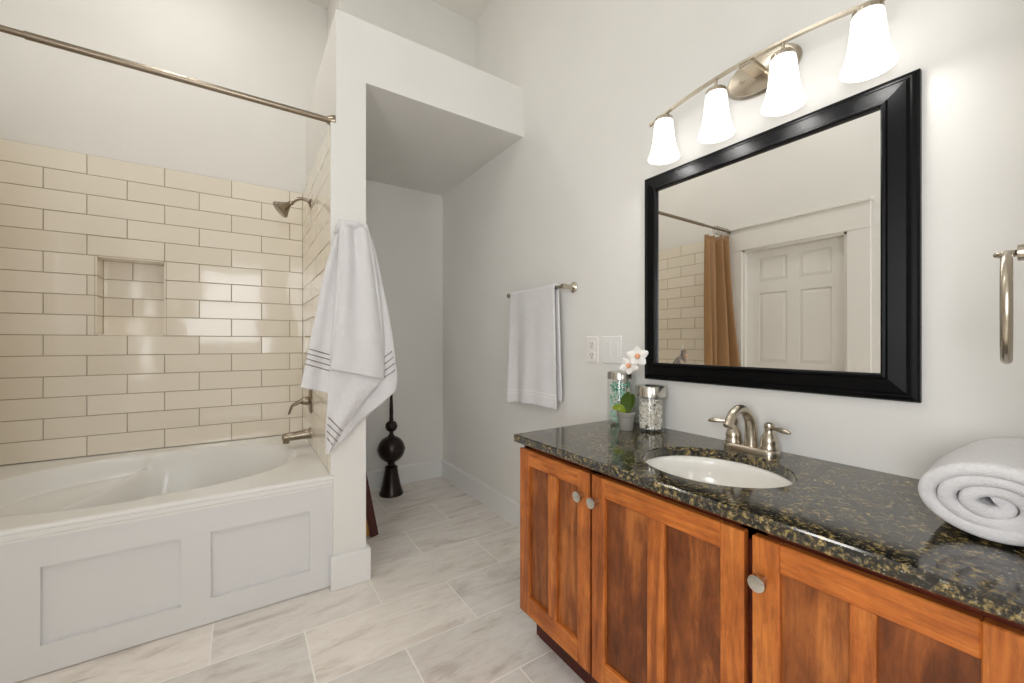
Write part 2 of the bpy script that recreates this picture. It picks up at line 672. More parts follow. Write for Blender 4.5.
# wall tiles: real tiles set on a grout bed
def tile_rows(bm, plane, u0, u1, z0, rows, starts, at, face, skip=None, length=0.3135, t=0.008, rowh=ROW):
    """plane 'y': u runs along x, tiles face -y; plane 'x': u runs along y, tiles face -x or +x by the sign of face."""
    j = 0.0018
    for r in range(rows):
        za, zb = z0 + r * rowh + j, z0 + (r + 1) * rowh - j
        u = starts[r % 2]
        while u > u0:
            u -= length
        while u < u1 - 0.002:
            a, b = max(u, u0), min(u + length, u1)
            u += length
            segs = [(a, b)]
            if skip and skip[2] - 0.01 < (za + zb) / 2 < skip[3] + 0.01:
                segs = []
                if a < skip[0] - 0.004:
                    segs.append((a, min(b, skip[0])))
                if b > skip[1] + 0.004:
                    segs.append((max(a, skip[1]), b))
            for a, b in segs:
                if b - a < 0.012:
                    continue
                th = t + random.uniform(-0.0004, 0.0004)
                ra, rb = random.gauss(0, 0.0055), random.gauss(0, 0.010)
                ca_, cz_, hw, hh, c = (a + b) / 2, (za + zb) / 2, (b - a) / 2 - j, (zb - za) / 2, 0.0014
                rings_ = []
                for (d, ins) in ((0.0, 0.0), (th - c, 0.0), (th, c)):
                    ring = []
                    for sx, sz in ((-1, -1), (1, -1), (1, 1), (-1, 1)):
                        p, q = sx * (hw - ins), sz * (hh - ins)
                        dd = d + (p * ra + q * rb if d > 0 else 0.0)    # each tile sits a touch out of true
                        ring.append(bm.verts.new((ca_ + p, at - dd, cz_ + q) if plane == 'y' else (at + dd * face, ca_ + p, cz_ + q)))
                    rings_.append(ring)
                for g, h in zip(rings_, rings_[1:]):
                    for k in range(4):
                        bm.faces.new((g[k], g[(k + 1) % 4], h[(k + 1) % 4], h[k]))
                bm.faces.new(rings_[-1])


bm = B()
tile_rows(bm, 'y', XL, 0.331, TZ0, 15, (0.255, 0.255 - 0.1568), YT - 0.004, -1, (NX0, NX1, NZ0, NZ1))
# tiles at the back of the niche
nb = YT + ND - 0.003
tile_rows(bm, 'y', NX0 + 0.008, NX1 - 0.008, NZ0 + 0.006, 4, (NX0 + 0.008, NX0 + 0.008 + 0.122 - 0.309), nb, -1, None, 0.309, 0.006, (NZ1 - NZ0 - 0.012) / 4)
# sides, top and sill of the niche
for k in range(4):
    za = NZ0 + k * ROW
    box(bm, NX0, NX0 + 0.008, YT - 0.011, nb - 0.004, za + 0.002, za + ROW - 0.002, 0.001)
    box(bm, NX1 - 0.008, NX1, YT - 0.011, nb - 0.004, za + 0.002, za + ROW - 0.002, 0.001)
box(bm, NX0 + 0.01, NX1 - 0.01, YT - 0.011, nb - 0.004, NZ0, NZ0 + 0.007, 0.001)
box(bm, NX0 + 0.01, NX1 - 0.01, YT - 0.011, nb - 0.004, NZ1 - 0.007, NZ1, 0.001)
tl = struct('trim_1', bm, M['tile'])
tl['label'] = 'cream glazed subway tiles on the long tub wall with a recessed niche'
bm = B()
gy0, gy1 = YT - 0.0085, YT - 0.0005
box(bm, XL, NX0, gy0, gy1, TZ0, TZ1); box(bm, NX1, 0.332, gy0, gy1, TZ0, TZ1)
box(bm, NX0, NX1, gy0, gy1, TZ0, NZ0); box(bm, NX0, NX1, gy0, gy1, NZ1, TZ1)
box(bm, NX0 + 0.0005, NX0 + 0.006, gy1, nb, NZ0, NZ1); box(bm, NX1 - 0.006, NX1 - 0.0005, gy1, nb, NZ0, NZ1)
box(bm, NX0, NX1, gy1, nb, NZ0, NZ0 + 0.005); box(bm, NX0, NX1, gy1, nb, NZ1 - 0.005, NZ1)
box(bm, NX0, NX1, nb - 0.004, nb + 0.002, NZ0, NZ1)
link('grout', bm, M['grout'], tl)
bm = B(); tile_rows(bm, 'x', 1.9935, YT - 0.012, TZ0, 15, (YT - 0.07, YT - 0.07 - 0.1545), PT - 0.002, -1); tp = struct('trim_2', bm, M['tile'])
bm = B(); box(bm, PT - 0.0065, PT - 0.0005, 1.9935, YT - 0.01, TZ0, TZ1); link('grout', bm, M['grout'], tp)
bm = B(); tile_rows(bm, 'x', 2.06, YT - 0.012, TZ0, 15, (2.2, 2.2 - 0.1545), XL + 0.002, 1); tq = struct('trim_3', bm, M['tile'])
bm = B(); box(bm, XL + 0.0005, XL + 0.0065, 2.06, YT - 0.01, TZ0, TZ1); link('grout', bm, M['grout'], tq)

# door and casing on the left wall (seen in the mirror)
bm = B()
cx0 = XL + 0.02
box(bm, XL, cx0, DY1, 2.03, 0, DZ, 0.003)
box(bm, XL, cx0, 1.0, DY0, 0, DZ, 0.003)
box(bm, XL, cx0 + 0.004, 1.0, 2.03, DZ, 2.125, 0.003)
box(bm, XL, cx0 + 0.022, 0.985, 2.045, 2.125, 2.15, 0.004)
box(bm, XL - 0.11, XL + 0.004, DY1 - 0.018, DY1, 0, DZ); box(bm, XL - 0.11, XL + 0.004, DY0, DY0 + 0.018, 0, DZ)
box(bm, XL - 0.11, XL + 0.004, DY0, DY1, DZ - 0.018, DZ)
casing = struct('trim_4', bm, M['door'])
bm = B()  # made-up window, added out of view to carry the side fill
box(bm, XL - 0.07, XL + 0.02, LY1 - 0.02, LY1 + 0.10, 0.70, 2.0, 0.003)
box(bm, XL - 0.07, XL + 0.02, LY0 - 0.10, LY0 + 0.02, 0.70, 2.0, 0.003)
box(bm, XL, XL + 0.03, LY0 - 0.11, LY1 + 0.11, 2.0, 2.03, 0.004)
box(bm, XL - 0.07, XL + 0.019, LY0 + 0.02, LY1 - 0.02, 1.90, 2.0, 0.002)
box(bm, XL - 0.07, XL + 0.05, LY0 - 0.11, LY1 + 0.11, 0.70, 0.78, 0.004)
box(bm, XL - 0.07, XL - 0.03, LY0 + 0.02, LY1 - 0.02, 1.325, 1.36, 0.002)
w2 = struct('added_window', bm, M['trim'])
bm = B(); box(bm, XL - 0.052, XL - 0.048, LY0 + 0.01, LY1 - 0.01, 0.77, 1.91); link('window_pane', bm, M['glass'], w2)
bm = B()
dx0, dx1 = XL - 0.085, XL - 0.05
ya, yb = DY0 + 0.02, DY1 - 0.02
st = 0.095
mid0, mid1 = (ya + yb) / 2 - 0.045, (ya + yb) / 2 + 0.045
zs = [(0.21, 0.80), (0.94, 1.545), (1.645, 1.85)]
box(bm, dx0, dx1, ya, ya + st, 0.008, DZ - 0.02); box(bm, dx0, dx1, yb - st, yb, 0.008, DZ - 0.02); box(bm, dx0, dx1, mid0, mid1, 0.008, DZ - 0.02)
zl = [0.008] + [z for p in zs for z in p] + [DZ - 0.02]
for k in range(0, len(zl), 2):
    box(bm, dx0, dx1, ya + st, mid0, zl[k], zl[k + 1]); box(bm, dx0, dx1, mid1, yb - st, zl[k], zl[k + 1])
for (pa, pb) in ((ya + st, mid0), (mid1, yb - st)):
    for (za, zb) in zs:
        box(bm, dx0 + 0.005, dx1 - 0.012, pa, pb, za, zb)
        o = 0.028
        # raised field with sloped shoulders
        v1 = [bm.verts.new((dx1 - 0.012, y, z)) for y, z in ((pa, za), (pb, za), (pb, zb), (pa, zb))]
        v2 = [bm.verts.new((dx1 - 0.003, y, z)) for y, z in ((pa + o, za + o), (pb - o, za + o), (pb - o, zb - o), (pa + o, zb - o))]
        for k in range(4):
            bm.faces.new((v1[k], v1[(k + 1) % 4], v2[(k + 1) % 4], v2[k]))
        bm.faces.new(v2)
door = struct('door_1', bm, M['door'])
bm = B()
lathe(bm, [(0, 0.0), (0.03, 0.0), (0.03, 0.006), (0.012, 0.01), (0.012, 0.03), (0.026, 0.04), (0.03, 0.052), (0.024, 0.064), (0, 0.068)], (dx1, ya + 0.055, 0.86), (1, 0, 0), 24)
link('door_knob', bm, M['nickel'], door, True, 40)

# ---------------------------------------------------------------- fill lights added on the ceiling, out of view
t = thing('fill_ceiling_light', 'round flush fill light with a frosted dome, added out of view on the ceiling', 'ceiling light', (-0.35, 1.15, ZC))
bm = B(); lathe(bm, [(0, 0), (0.19, 0), (0.19, -0.03), (0.175, -0.035), (0, -0.035)], (-0.35, 1.15, ZC), seg=40); link('canopy', bm, M['nickel'], t, True, 40)
bm = B(); lathe(bm, [(0.17, -0.036), (0.16, -0.06), (0.12, -0.072)], (-0.35, 1.15, ZC), seg=40); o = link('glass_rim', bm, M['dome'], t, True)

t = thing('fill_recessed_light', 'small recessed fill light added over the bathtub', 'ceiling light', (-0.35, 2.40, ZC))  # unseen lamp added to brighten the tub end
bm = B(); lathe(bm, [(0.10, 0.0), (0.105, -0.004), (0.085, -0.008), (0.08, 0.0)], (-0.35, 2.40, ZC), seg=40); link('trim_ring', bm, M['trim'], t, True, 40)
bm = B(); lathe(bm, [(0.08, -0.001), (0, -0.001)], (-0.35, 2.40, ZC), seg=40); link('lens', bm, M['dome'], t, True)

# ---------------------------------------------------------------- bathtub
tub = thing('bathtub', 'white built-in bathtub with panelled apron against the cream tiled wall', 'bathtub', (-0.35, 2.5, 0))
RZ = 0.507
TX0, TX1, TY0, TY1 = XL + 0.01, 0.3395, 1.985, YT - 0.012
ccx, ccy, ca, cb = -0.345, 2.515, 0.585, 0.405


def outline(th):
    c, s = math.cos(th), math.sin(th)
    p = 2.25
    x = ca * math.copysign(abs(c) ** (2 / p), c)
    y = cb * math.copysign(abs(s) ** (2 / p), s)
    if y < 0:        # elbow rests widen the front rim of the sloping half
        y *= 1.035 + 0.045 * sstep(0.05, 0.0, x)
    return x, y


def rect_hit(dx, dy):
    t_ = 1e9
    for d, lo, hi in ((dx, TX0 - ccx, TX1 - ccx), (dy, TY0 - ccy, TY1 - ccy)):
        if d > 1e-9:
            t_ = min(t_, hi / d)
        elif d < -1e-9:
            t_ = min(t_, lo / d)
    return dx * t_, dy * t_


def ridge_x(y):
    tab = [(2.05, -0.73), (2.36, -0.645), (2.55, -0.565), (2.70, -0.50), (2.80, -0.455), (2.88, -0.40), (2.96, -0.36)]
    for (y0, x0), (y1, x1) in zip(tab, tab[1:]):
        if y <= y1:
            f = (y - y0) / (y1 - y0)
            return x0 + (x1 - x0) * f
    return tab[-1][1]


def tub_z(x, y, k):
    """k: 1 on the rim, 0 at the centre."""
    bowl = 0.006 * sstep(1.0, 0.985, k) + 0.354 * sstep(0.995, 0.60, k) ** 0.85
    shelf = 0.006 * sstep(1.0, 0.985, k) + 0.085 * sstep(0.995, 0.86, k) + 0.02 * sstep(0.86, 0.4, k)
    s = x - ridge_x(y)
    w = sstep(0.0, 0.075, s)
    d = min(bowl, shelf) * (1 - w) + bowl * w
    # soft raised lip along the edge of the sloping half
    lip = 0.024 * math.exp(-((s + 0.012) / 0.022) ** 2) * sstep(0.99, 0.90, k)
    return RZ - d + lip


N = 400
angs = [2 * PI * k / N for k in range(N)]
bm = B()
corner_ang = [math.atan2(dy, dx) for dx, dy in ((TX0 - ccx, TY0 - ccy), (TX1 - ccx, TY0 - ccy), (TX1 - ccx, TY1 - ccy), (TX0 - ccx, TY1 - ccy))]
OUT = []
for th in angs:
    x, y = outline(th)
    OUT.append((x, y))
RC = [rect_hit(x, y) for x, y in OUT]
for cang, (dx, dy) in zip(corner_ang, ((TX0 - ccx, TY0 - ccy), (TX1 - ccx, TY0 - ccy), (TX1 - ccx, TY1 - ccy), (TX0 - ccx, TY1 - ccy))):
    k = min(range(N), key=lambda i: (RC[i][0] - dx) ** 2 + (RC[i][1] - dy) ** 2)
    RC[k] = (dx, dy)
rings = []
rings.append([bm.verts.new((ccx + x, ccy + y, RZ - 0.05)) for x, y in RC])
rings.append([bm.verts.new((ccx + x, ccy + y, RZ)) for x, y in RC])
for f in (0.06, 0.5):
    rings.append([bm.verts.new((ccx + a[0] * (1 - f) + b[0] * f, ccy + a[1] * (1 - f) + b[1] * f, RZ)) for a, b in zip(RC, OUT)])
ks = [1.012, 1.0, 0.992, 0.984, 0.975, 0.96, 0.945, 0.93] + [0.92 - 0.0115 * i for i in range(78)]
for k in ks:
    rg = []
    for x, y in OUT:
        X, Y = ccx + x * k, ccy + y * k
        rg.append(bm.verts.new((X, Y, tub_z(X, Y, k) if k <= 1 else RZ)))
    rings.append(rg)
cv = bm.verts.new((ccx, ccy, tub_z(ccx, ccy, 0)))
for a, b in zip(rings, rings[1:]):
    for i in range(N):
        j = (i + 1) % N
        bm.faces.new((a[i], a[j], b[j], b[i]))
for i in range(N):
    bm.faces.new((rings[-1][i], rings[-1][(i + 1) % N], cv))
link('basin', bm, M['tub'], tub, True, 50)
bm = B()
prism(bm, [(2.02, RZ - 0.001), (1.984, RZ - 0.0005), (1.975, RZ - 0.004), (1.9715, RZ - 0.010), (1.973, RZ - 0.017), (1.980, RZ - 0.020), (1.980, RZ - 0.036), (1.985, RZ - 0.042), (2.02, RZ - 0.042)], 'x', TX0, TX1)
link('rim_lip', bm, M['tub'], tub, True, 35)
bm = B()
ay0, ay1, apz = 1.987, 2.02, RZ - 0.042
pans = [(-1.0, -0.655), (-0.561, -0.198), (-0.106, 0.246)]
pz0, pz1 = 0.098, 0.36
xs = [TX0] + [v for p in pans for v in p] + [0.3395]
for k in range(0, len(xs), 2):
    box(bm, xs[k], xs[k + 1], ay0, ay1, 0.004, apz, 0.0)
for a, b in pans:
    box(bm, a, b, ay0, ay1, 0.004, pz0); box(bm, a, b, ay0, ay1, pz1, apz)
    box(bm, a, b, ay0 + 0.019, ay1, pz0, pz1)
link('apron', bm, M['apron'], tub)

# ---------------------------------------------------------------- shower fittings
FY = 2.62
fx = PT - 0.0095
t = thing('shower_rose', 'brushed nickel shower head on a bent arm above the tub', 'shower head', (fx, FY, 1.915))
bm = B(); lathe(bm, [(0, 0), (0.028, 0), (0.028, 0.004), (0.016, 0.012), (0, 0.012)], (fx, FY, 1.918), (-1, 0, 0), 28); link('flange', bm, M['nickel_dark'], t, True, 40)
arm = catmull([(fx, FY, 1.918), (fx - 0.03, FY, 1.935), (fx - 0.065, FY, 1.932), (fx - 0.10, FY, 1.905)], 18)
bm = B(); tube(bm, arm, 0.0095, 14); link('arm', bm, M['nickel_dark'], t, True)
bm = B()
ax = Vector((-0.74, 0, -0.67)).normalized()
lathe(bm, [(0, -0.006), (0.013, -0.006), (0.015, 0.004), (0.012, 0.012), (0.016, 0.022), (0.032, 0.048), (0.043, 0.064), (0.049, 0.071), (0.050, 0.080), (0.045, 0.084), (0, 0.084)], arm[-1], ax, 32)
link('spray_head', bm, M['nickel_dark'], t, True, 40)
t = thing('shower_valve', 'brushed nickel shower valve with lever between the towel and tub spout', 'shower valve', (fx, FY, 0.77))
bm = B(); lathe(bm, [(0, 0), (0.075, 0), (0.075, 0.004), (0.066, 0.010), (0.03, 0.014), (0, 0.014)], (fx, FY, 0.77), (-1, 0, 0), 40, su=0.86); link('escutcheon', bm, M['nickel_dark'], t, True, 40)
bm = B()
lathe(bm, [(0, 0.012), (0.024, 0.012), (0.024, 0.03), (0.020, 0.046), (0.016, 0.055), (0, 0.058)], (fx, FY, 0.77), (-1, 0, 0), 28)
tube(bm, catmull([(fx - 0.045, FY, 0.775), (fx - 0.075, FY - 0.004, 0.760), (fx - 0.098, FY - 0.008, 0.745), (fx - 0.115, FY - 0.012, 0.70)], 14), [0.020 - 0.0008 * i for i in range(14)], 12, flat=0.6)
link('lever', bm, M['nickel_dark'], t, True, 40)
t = thing('tub_spout', 'brushed nickel tub spout just above the tub rim', 'spout', (fx, FY, 0.575))
bm = B()
lathe(bm, [(0, 0), (0.032, 0), (0.032, 0.006), (0.028, 0.012), (0.026, 0.03), (0.024, 0.09), (0.023, 0.138), (0.018, 0.147), (0, 0.150)], (fx, FY, 0.58), (-1, 0, -0.07), 28)
lathe(bm, [(0.016, 0.0), (0.016, 0.032), (0.012, 0.034), (0, 0.032)], (fx - 0.127, FY, 0.570), (0, 0, -1), 24)
link('spout_body', bm, M['nickel_dark'], t, True, 40)

ROD_Y, ROD_Z = 2.010, 2.124
t = thing('shower_rod', 'straight nickel shower curtain rod spanning the tub', 'curtain rod', (-0.35, ROD_Y, ROD_Z))
bm = B()
tube(bm, [(XL + 0.004, ROD_Y, ROD_Z), (-0.60, ROD_Y, ROD_Z)], 0.0105, 18)
tube(bm, [(-0.602, ROD_Y, ROD_Z), (PX0 - 0.004, ROD_Y, ROD_Z)], 0.0128, 18)
link('tube', bm, M['nickel_dark'], t, True, 40)
for xx, ax in ((PX0 - 0.0005, -1), (XL + 0.0005, 1)):
    bm = B(); lathe(bm, [(0, 0), (0.027, 0), (0.027, 0.006), (0.022, 0.018), (0.015, 0.034), (0, 0.034)], (xx, ROD_Y, ROD_Z), (ax, 0, 0), 28); link('end_flange', bm, M['nickel_dark'], t, True, 40)

# shower curtain bunched at the left wall (seen in the mirror)
t = thing('shower_curtain', 'tan fabric shower curtain bunched at the end of the rod', 'curtain', (-0.86, 2.03, 0.35))
bm = B()
G = []
nz, nu = 30, 90
for i in range(nz + 1):
    v = i / nz
    row = []
    for k in range(nu + 1):
        u = k / nu
        amp = 0.055 + 0.03 * v
        x = -0.99 + 0.275 * u + 0.008 * math.sin(9 * u + 4 * v)
        y = 2.04 + 0.03 * u - 0.02 * v + amp * math.sin(u * 2 * PI * 3.6 + 2.6 + 0.6 * math.sin(3 * v)) * (0.65 + 0.35 * math.sin(5 * u + 1)) - 0.17 * v * v * max(0, 0.6 - u)
        z = 2.075 - v * 1.545 + 0.006 * math.sin(u * 25)
        row.append(bm.verts.new((x, y, z)))
    G.append(row)
grid_faces(bm, G)
o = link('curtain_fabric', bm, M['curtain'], t, True); mods(o, 0.003)
for k in range(8):
    xx = -0.975 + 0.028 * k
    bm = B(); tube(bm, [(xx + 0.003 * math.sin(a), ROD_Y + 0.024 * math.cos(a), ROD_Z - 0.014 + 0.036 * math.sin(a)) for a in [2 * PI * j / 20 for j in range(20)]], 0.002, 6, closed=True); link('ring', bm, M['nickel_dark'], t, True)


# ---------------------------------------------------------------- towels
def sheet(bm, left, right, nl=40, nc=28, y0=1.94, dep=None, mi=0, bot=None):
    """Cloth between two edge polylines (x, y, z); dep(u, v) pushes it towards -y; bot(u) drops the hem."""
    L, R = catmull(left, nl), catmull(right, nl)
    G = []
    for i in range(nl):
        v = i / (nl - 1)
        row = []
        for k in range(nc):
            u = k / (nc - 1)
            p = L[i].lerp(R[i], u)
            p.y -= dep(u, v) if dep else 0
            if bot:
                p.z += bot(u) * v ** 3
            row.append(bm.verts.new(p))
        G.append(row)
    grid_faces(bm, G, mi)
    return G


def cloth(bm, thick):
    """Give an open sheet a thickness inside the bmesh, with rounded rims."""
    bm.normal_update()
    faces = list(bm.faces)
    r = bmesh.ops.solidify(bm, geom=faces, thickness=thick)


def solid_sheet(name, parent, mats, thick=0.009, sub=1, **kw):
    bm = B()
    sheet(bm, **kw)
    o = link(name, bm, mats, parent, True)
    mods(o, thick, sub)
    return o


TW = thing('striped_bath_towel', 'large white bath towel with thin taupe stripes hung on the end of the partition', 'towel', (0.41, 1.95, 0.61))
fold = lambda n, ph, amp: (lambda u, v: amp * (0.25 + v) * math.sin(n * PI * u + ph) + 0.022 * math.sin(PI * u) * (1 - 0.3 * v))
# sheet falling over the tub side
solid_sheet('left_fall', TW, M['terry'], 0.010, 1,
            left=[(0.385, 1.962, 1.632), (0.352, 1.952, 1.60), (0.300, 1.944, 1.426), (0.249, 1.940, 1.161), (0.209, 1.938, 0.95), (0.203, 1.938, 0.918)],
            right=[(0.43, 1.955, 1.634), (0.42, 1.945, 1.60), (0.39, 1.940, 1.426), (0.37, 1.938, 1.161), (0.36, 1.936, 0.93), (0.355, 1.936, 0.872)],
            dep=lambda u, v: 0.016 * v * math.sin(8 * u + 1.0) + 0.02 * math.sin(PI * min(1, u * 1.2)) * v)
# sheet falling over the alcove side, running down to the tip
solid_sheet('right_fall', TW, M['terry'], 0.010, 1,
            left=[(0.40, 1.960, 1.634), (0.42, 1.955, 1.55), (0.43, 1.950, 1.35), (0.41, 1.948, 1.10), (0.36, 1.945, 0.86), (0.303, 1.942, 0.612)],
            right=[(0.455, 1.962, 1.634), (0.500, 1.950, 1.60), (0.545, 1.945, 1.40), (0.590, 1.942, 1.17), (0.617, 1.940, 0.95), (0.612, 1.940, 0.880)],
            dep=lambda u, v: 0.014 * v * math.sin(9 * u) + 0.006)
# folded tail under the front fold
solid_sheet('tail', TW, M['terry'], 0.010, 1,
            left=[(0.325, 1.925, 1.10), (0.317, 1.918, 1.00), (0.306, 1.916, 0.86), (0.298, 1.916, 0.73), (0.301, 1.920, 0.618)],
            right=[(0.548, 1.925, 1.06), (0.547, 1.920, 0.945), (0.455, 1.918, 0.835), (0.379, 1.918, 0.726), (0.315, 1.920, 0.630)],
            dep=lambda u, v: 0.010 * math.sin(PI * u) + 0.004 * math.sin(9 * u + 3 * v))
# front fold from the hook to the turned-up edge
o = solid_sheet('front_fold', TW, M['terry'], 0.014, 1, nc=34,
            left=[(0.372, 1.956, 1.632), (0.364, 1.925, 1.600), (0.358, 1.912, 1.42), (0.336, 1.904, 1.165), (0.322, 1.900, 1.04), (0.314, 1.900, 0.992)],
            right=[(0.468, 1.956, 1.634), (0.482, 1.930, 1.605), (0.503, 1.915, 1.44), (0.530, 1.906, 1.21), (0.543, 1.902, 1.02), (0.547, 1.902, 0.935)],
            dep=lambda u, v: 0.020 * math.sin(PI * u) ** 0.7 * sstep(0, 0.12, v) + 0.020 * (1 - 0.7 * v) * math.sin(PI * 3 * u + 0.4) * sstep(0.02, 0.2, v) - 0.006 * v)
# edge rolls: the soft folds that run down from the hook
bm = B()
tube(bm, catmull([(0.348, 1.958, 1.600), (0.358, 1.932, 1.625), (0.388, 1.920, 1.638), (0.428, 1.922, 1.638), (0.462, 1.936, 1.625), (0.478, 1.955, 1.598)], 20), [0.010 + 0.008 * math.sin(PI * i / 19) for i in range(20)], 14)
tube(bm, catmull([(0.372, 1.925, 1.650), (0.366, 1.912, 1.55), (0.352, 1.908, 1.36), (0.335, 1.912, 1.15), (0.325, 1.922, 1.02)], 24), [0.017 - 0.0003 * i for i in range(24)], 14)
tube(bm, catmull([(0.466, 1.930, 1.645), (0.486, 1.920, 1.55), (0.512, 1.914, 1.38), (0.534, 1.912, 1.18), (0.546, 1.918, 1.00)], 24), [0.014 - 0.0003 * i for i in range(24)], 14)
link('gathered_folds', bm, M['terry'], TW, True)
link_pts_left = [((0.236, 1.079), (0.316, 1.054)), ((0.229, 1.060), (0.318, 1.032)), ((0.223, 1.039), (0.318, 1.006)), ((0.218, 1.017), (0.322, 0.981))]
def find_on(left, right, dep, x, z):
    best = None
    L, R = catmull(left, 81), catmull(right, 81)
    for i in range(81):
        if min(L[i].z, R[i].z) > z + 0.05 or max(L[i].z, R[i].z) < z - 0.05:
            continue
        for k in range(31):
            p = L[i].lerp(R[i], k / 30)
            d = (p.x - x) ** 2 + (p.z - z) ** 2
            if best is None or d < best[0]:
                best = (d, p.y - dep(k / 30, i / 80))
    return best[1]


SH = {
    'left': (dict(left=[(0.385, 1.962, 1.632), (0.352, 1.952, 1.60), (0.300, 1.944, 1.426), (0.249, 1.940, 1.161), (0.209, 1.938, 0.95), (0.203, 1.938, 0.918)],
                  right=[(0.43, 1.955, 1.634), (0.42, 1.945, 1.60), (0.39, 1.940, 1.426), (0.37, 1.938, 1.161), (0.36, 1.936, 0.93), (0.355, 1.936, 0.872)],
                  dep=lambda u, v: 0.016 * v * math.sin(8 * u + 1.0) + 0.02 * math.sin(PI * min(1, u * 1.2)) * v), link_pts_left),
    'right': (dict(left=[(0.40, 1.960, 1.634), (0.42, 1.955, 1.55), (0.43, 1.950, 1.35), (0.41, 1.948, 1.10), (0.36, 1.945, 0.86), (0.303, 1.942, 0.612)],
                   right=[(0.455, 1.962, 1.634), (0.500, 1.950, 1.60), (0.545, 1.945, 1.40), (0.590, 1.942, 1.17), (0.617, 1.940, 0.95), (0.612, 1.940, 0.880)],
                   dep=lambda u, v: 0.014 * v * math.sin(9 * u) + 0.006),
              [((0.540, 1.026), (0.590, 1.067)), ((0.541, 0.996), (0.596, 1.038)), ((0.543, 0.966), (0.602, 1.009)), ((0.545, 0.938), (0.606, 0.978))]),
    'tail': (dict(left=[(0.325, 1.925, 1.10), (0.317, 1.918, 1.00), (0.306, 1.916, 0.86), (0.298, 1.916, 0.73), (0.301, 1.920, 0.618)],
                  right=[(0.548, 1.925, 1.06), (0.547, 1.920, 0.945), (0.455, 1.918, 0.835), (0.379, 1.918, 0.726), (0.315, 1.920, 0.630)],
                  dep=lambda u, v: 0.010 * math.sin(PI * u) + 0.004 * math.sin(9 * u + 3 * v)),
             [((0.308, 0.783), (0.366, 0.715)), ((0.305, 0.753), (0.358, 0.694)), ((0.303, 0.723), (0.346, 0.671)), ((0.304, 0.693), (0.330, 0.654))]),
}
for key, (kw, lines) in SH.items():
    bm = B()
    for a, b in lines:
        pts = []
        for i in range(9):
            x = a[0] + (b[0] - a[0]) * i / 8
            z = a[1] + (b[1] - a[1]) * i / 8
            pts.append((x, find_on(kw['left'], kw['right'], kw['dep'], x, z) - 0.0062, z))
        tube(bm, pts, 0.0022, 6)
    link('stripe_band', bm, M['stripe'], TW, True)

# towel bar and hand towel on the right wall
BX, BZ = XW - 0.068, 1.385
BYA, BYB = 1.53, 2.02
t = thing('towel_bar', 'brushed nickel towel bar carrying the white hand towel', 'towel bar', (XW, (BYA + BYB) / 2, BZ))
bm = B(); tube(bm, [(BX, BYA - 0.012, BZ), (BX, BYB + 0.012, BZ)], 0.008, 16); link('bar', bm, M['nickel'], t, True, 40)
for yy in (BYA, BYB):
    bm = B()
    lathe(bm, [(0, 0), (0.026, 0), (0.026, 0.005), (0.02, 0.010), (0.0125, 0.022), (0.011, 0.045), (0.0135, 0.056), (0.0145, 0.068), (0.0125, 0.080), (0, 0.083)], (XW, yy, BZ), (-1, 0, 0), 28)
    link('bracket', bm, M['nickel'], t, True, 40)

bm = B()
G = []
TY_A, TY_B = 1.585, 1.985
prof = []
for i in range(31):      # front hem up to the bar
    prof.append((BX - 0.0145 - 0.012 * (1 - i / 30) ** 1.0, 0.760 + (BZ - 0.760) * i / 30, 1 - i / 30))
for i in range(1, 9):
    a = PI - PI * i / 9
    prof.append((BX + 0.0145 * math.cos(a), BZ + 0.0145 * math.sin(a), 0))
for i in range(26):
    prof.append((BX + 0.0145 + 0.006 * i / 25, BZ - (BZ - 0.80) * i / 25, -i / 25))
for (x, z, s) in prof:
    row = []
    for k in range(37):
        u = k / 36
        y = TY_A + (TY_B - TY_A) * u
        w = abs(s)
        dx = w * (0.016 * math.sin(u * 8.5 + 0.8) + 0.010 * math.sin(u * 15 + 2)) * (1 if s > 0 else 0.4)
        yy = y + (0.022 * w * (u - 0.35))
        zz = z + 0.016 * w * math.sin(3.2 * u + 0.3) * (1 if s > 0 else 0.5)
        row.append(bm.verts.new((x + dx - (0.0 if s >= 0 else -0.0), yy, zz)))
    G.append(row)
grid_faces(bm, G)
ht = link('hand_towel', bm, [M['terry'], M['stripe']], None, True)
mods(ht, 0.011, 1)
tag(ht, 'white hand towel folded over the nickel towel bar', 'towel')
bm = B()
for zz, rr in ((0.835, 0.0016), (0.818, 0.0011)):
    pts = []
    for k in range(37):
        u = k / 36
        s = 1 - (zz - 0.760) / (BZ - 0.760)
        x = BX - 0.0145 - 0.012 * s + s * (0.016 * math.sin(u * 8.5 + 0.8) + 0.010 * math.sin(u * 15 + 2)) - 0.0055
        pts.append((x, TY_A + (TY_B - TY_A) * u + 0.022 * s * (u - 0.35), zz + 0.016 * s * math.sin(3.2 * u + 0.3)))
    tube(bm, pts, rr, 6)
link('woven_band', bm, M['swab'], ht, True)

# ---------------------------------------------------------------- alcove ornaments
t = thing('turned_finial', 'dark bronze ball finial on a flared foot standing in the alcove', 'ornament', (0.905, 2.965, 0))
fc = (0.905, 2.965, 0)
bm = B()
lathe(bm, [(0, 0.001), (0.083, 0.001), (0.086, 0.008), (0.084, 0.016), (0.076, 0.03), (0.062, 0.09), (0.050, 0.15), (0.045, 0.19), (0.047, 0.20), (0.040, 0.206), (0.025, 0.212), (0.024, 0.232), (0.035, 0.238)], fc, seg=36)
link('flared_foot', bm, M['bronze'], t, True, 40)
bm = B()
lathe(bm, [(0.0, 0.236)] + [(0.096 * math.sin(a), 0.330 - 0.096 * math.cos(a)) for a in [0.35 + (PI / 2 - 0.40) * i / 8 for i in range(9)]] + [(0.099, 0.326), (0.099, 0.334)] + [(0.096 * math.sin(a), 0.330 - 0.096 * math.cos(a)) for a in [PI / 2 + 0.05 + (PI / 2 - 0.40) * i / 8 for i in range(9)]] + [(0.0, 0.424)], fc, seg=40)
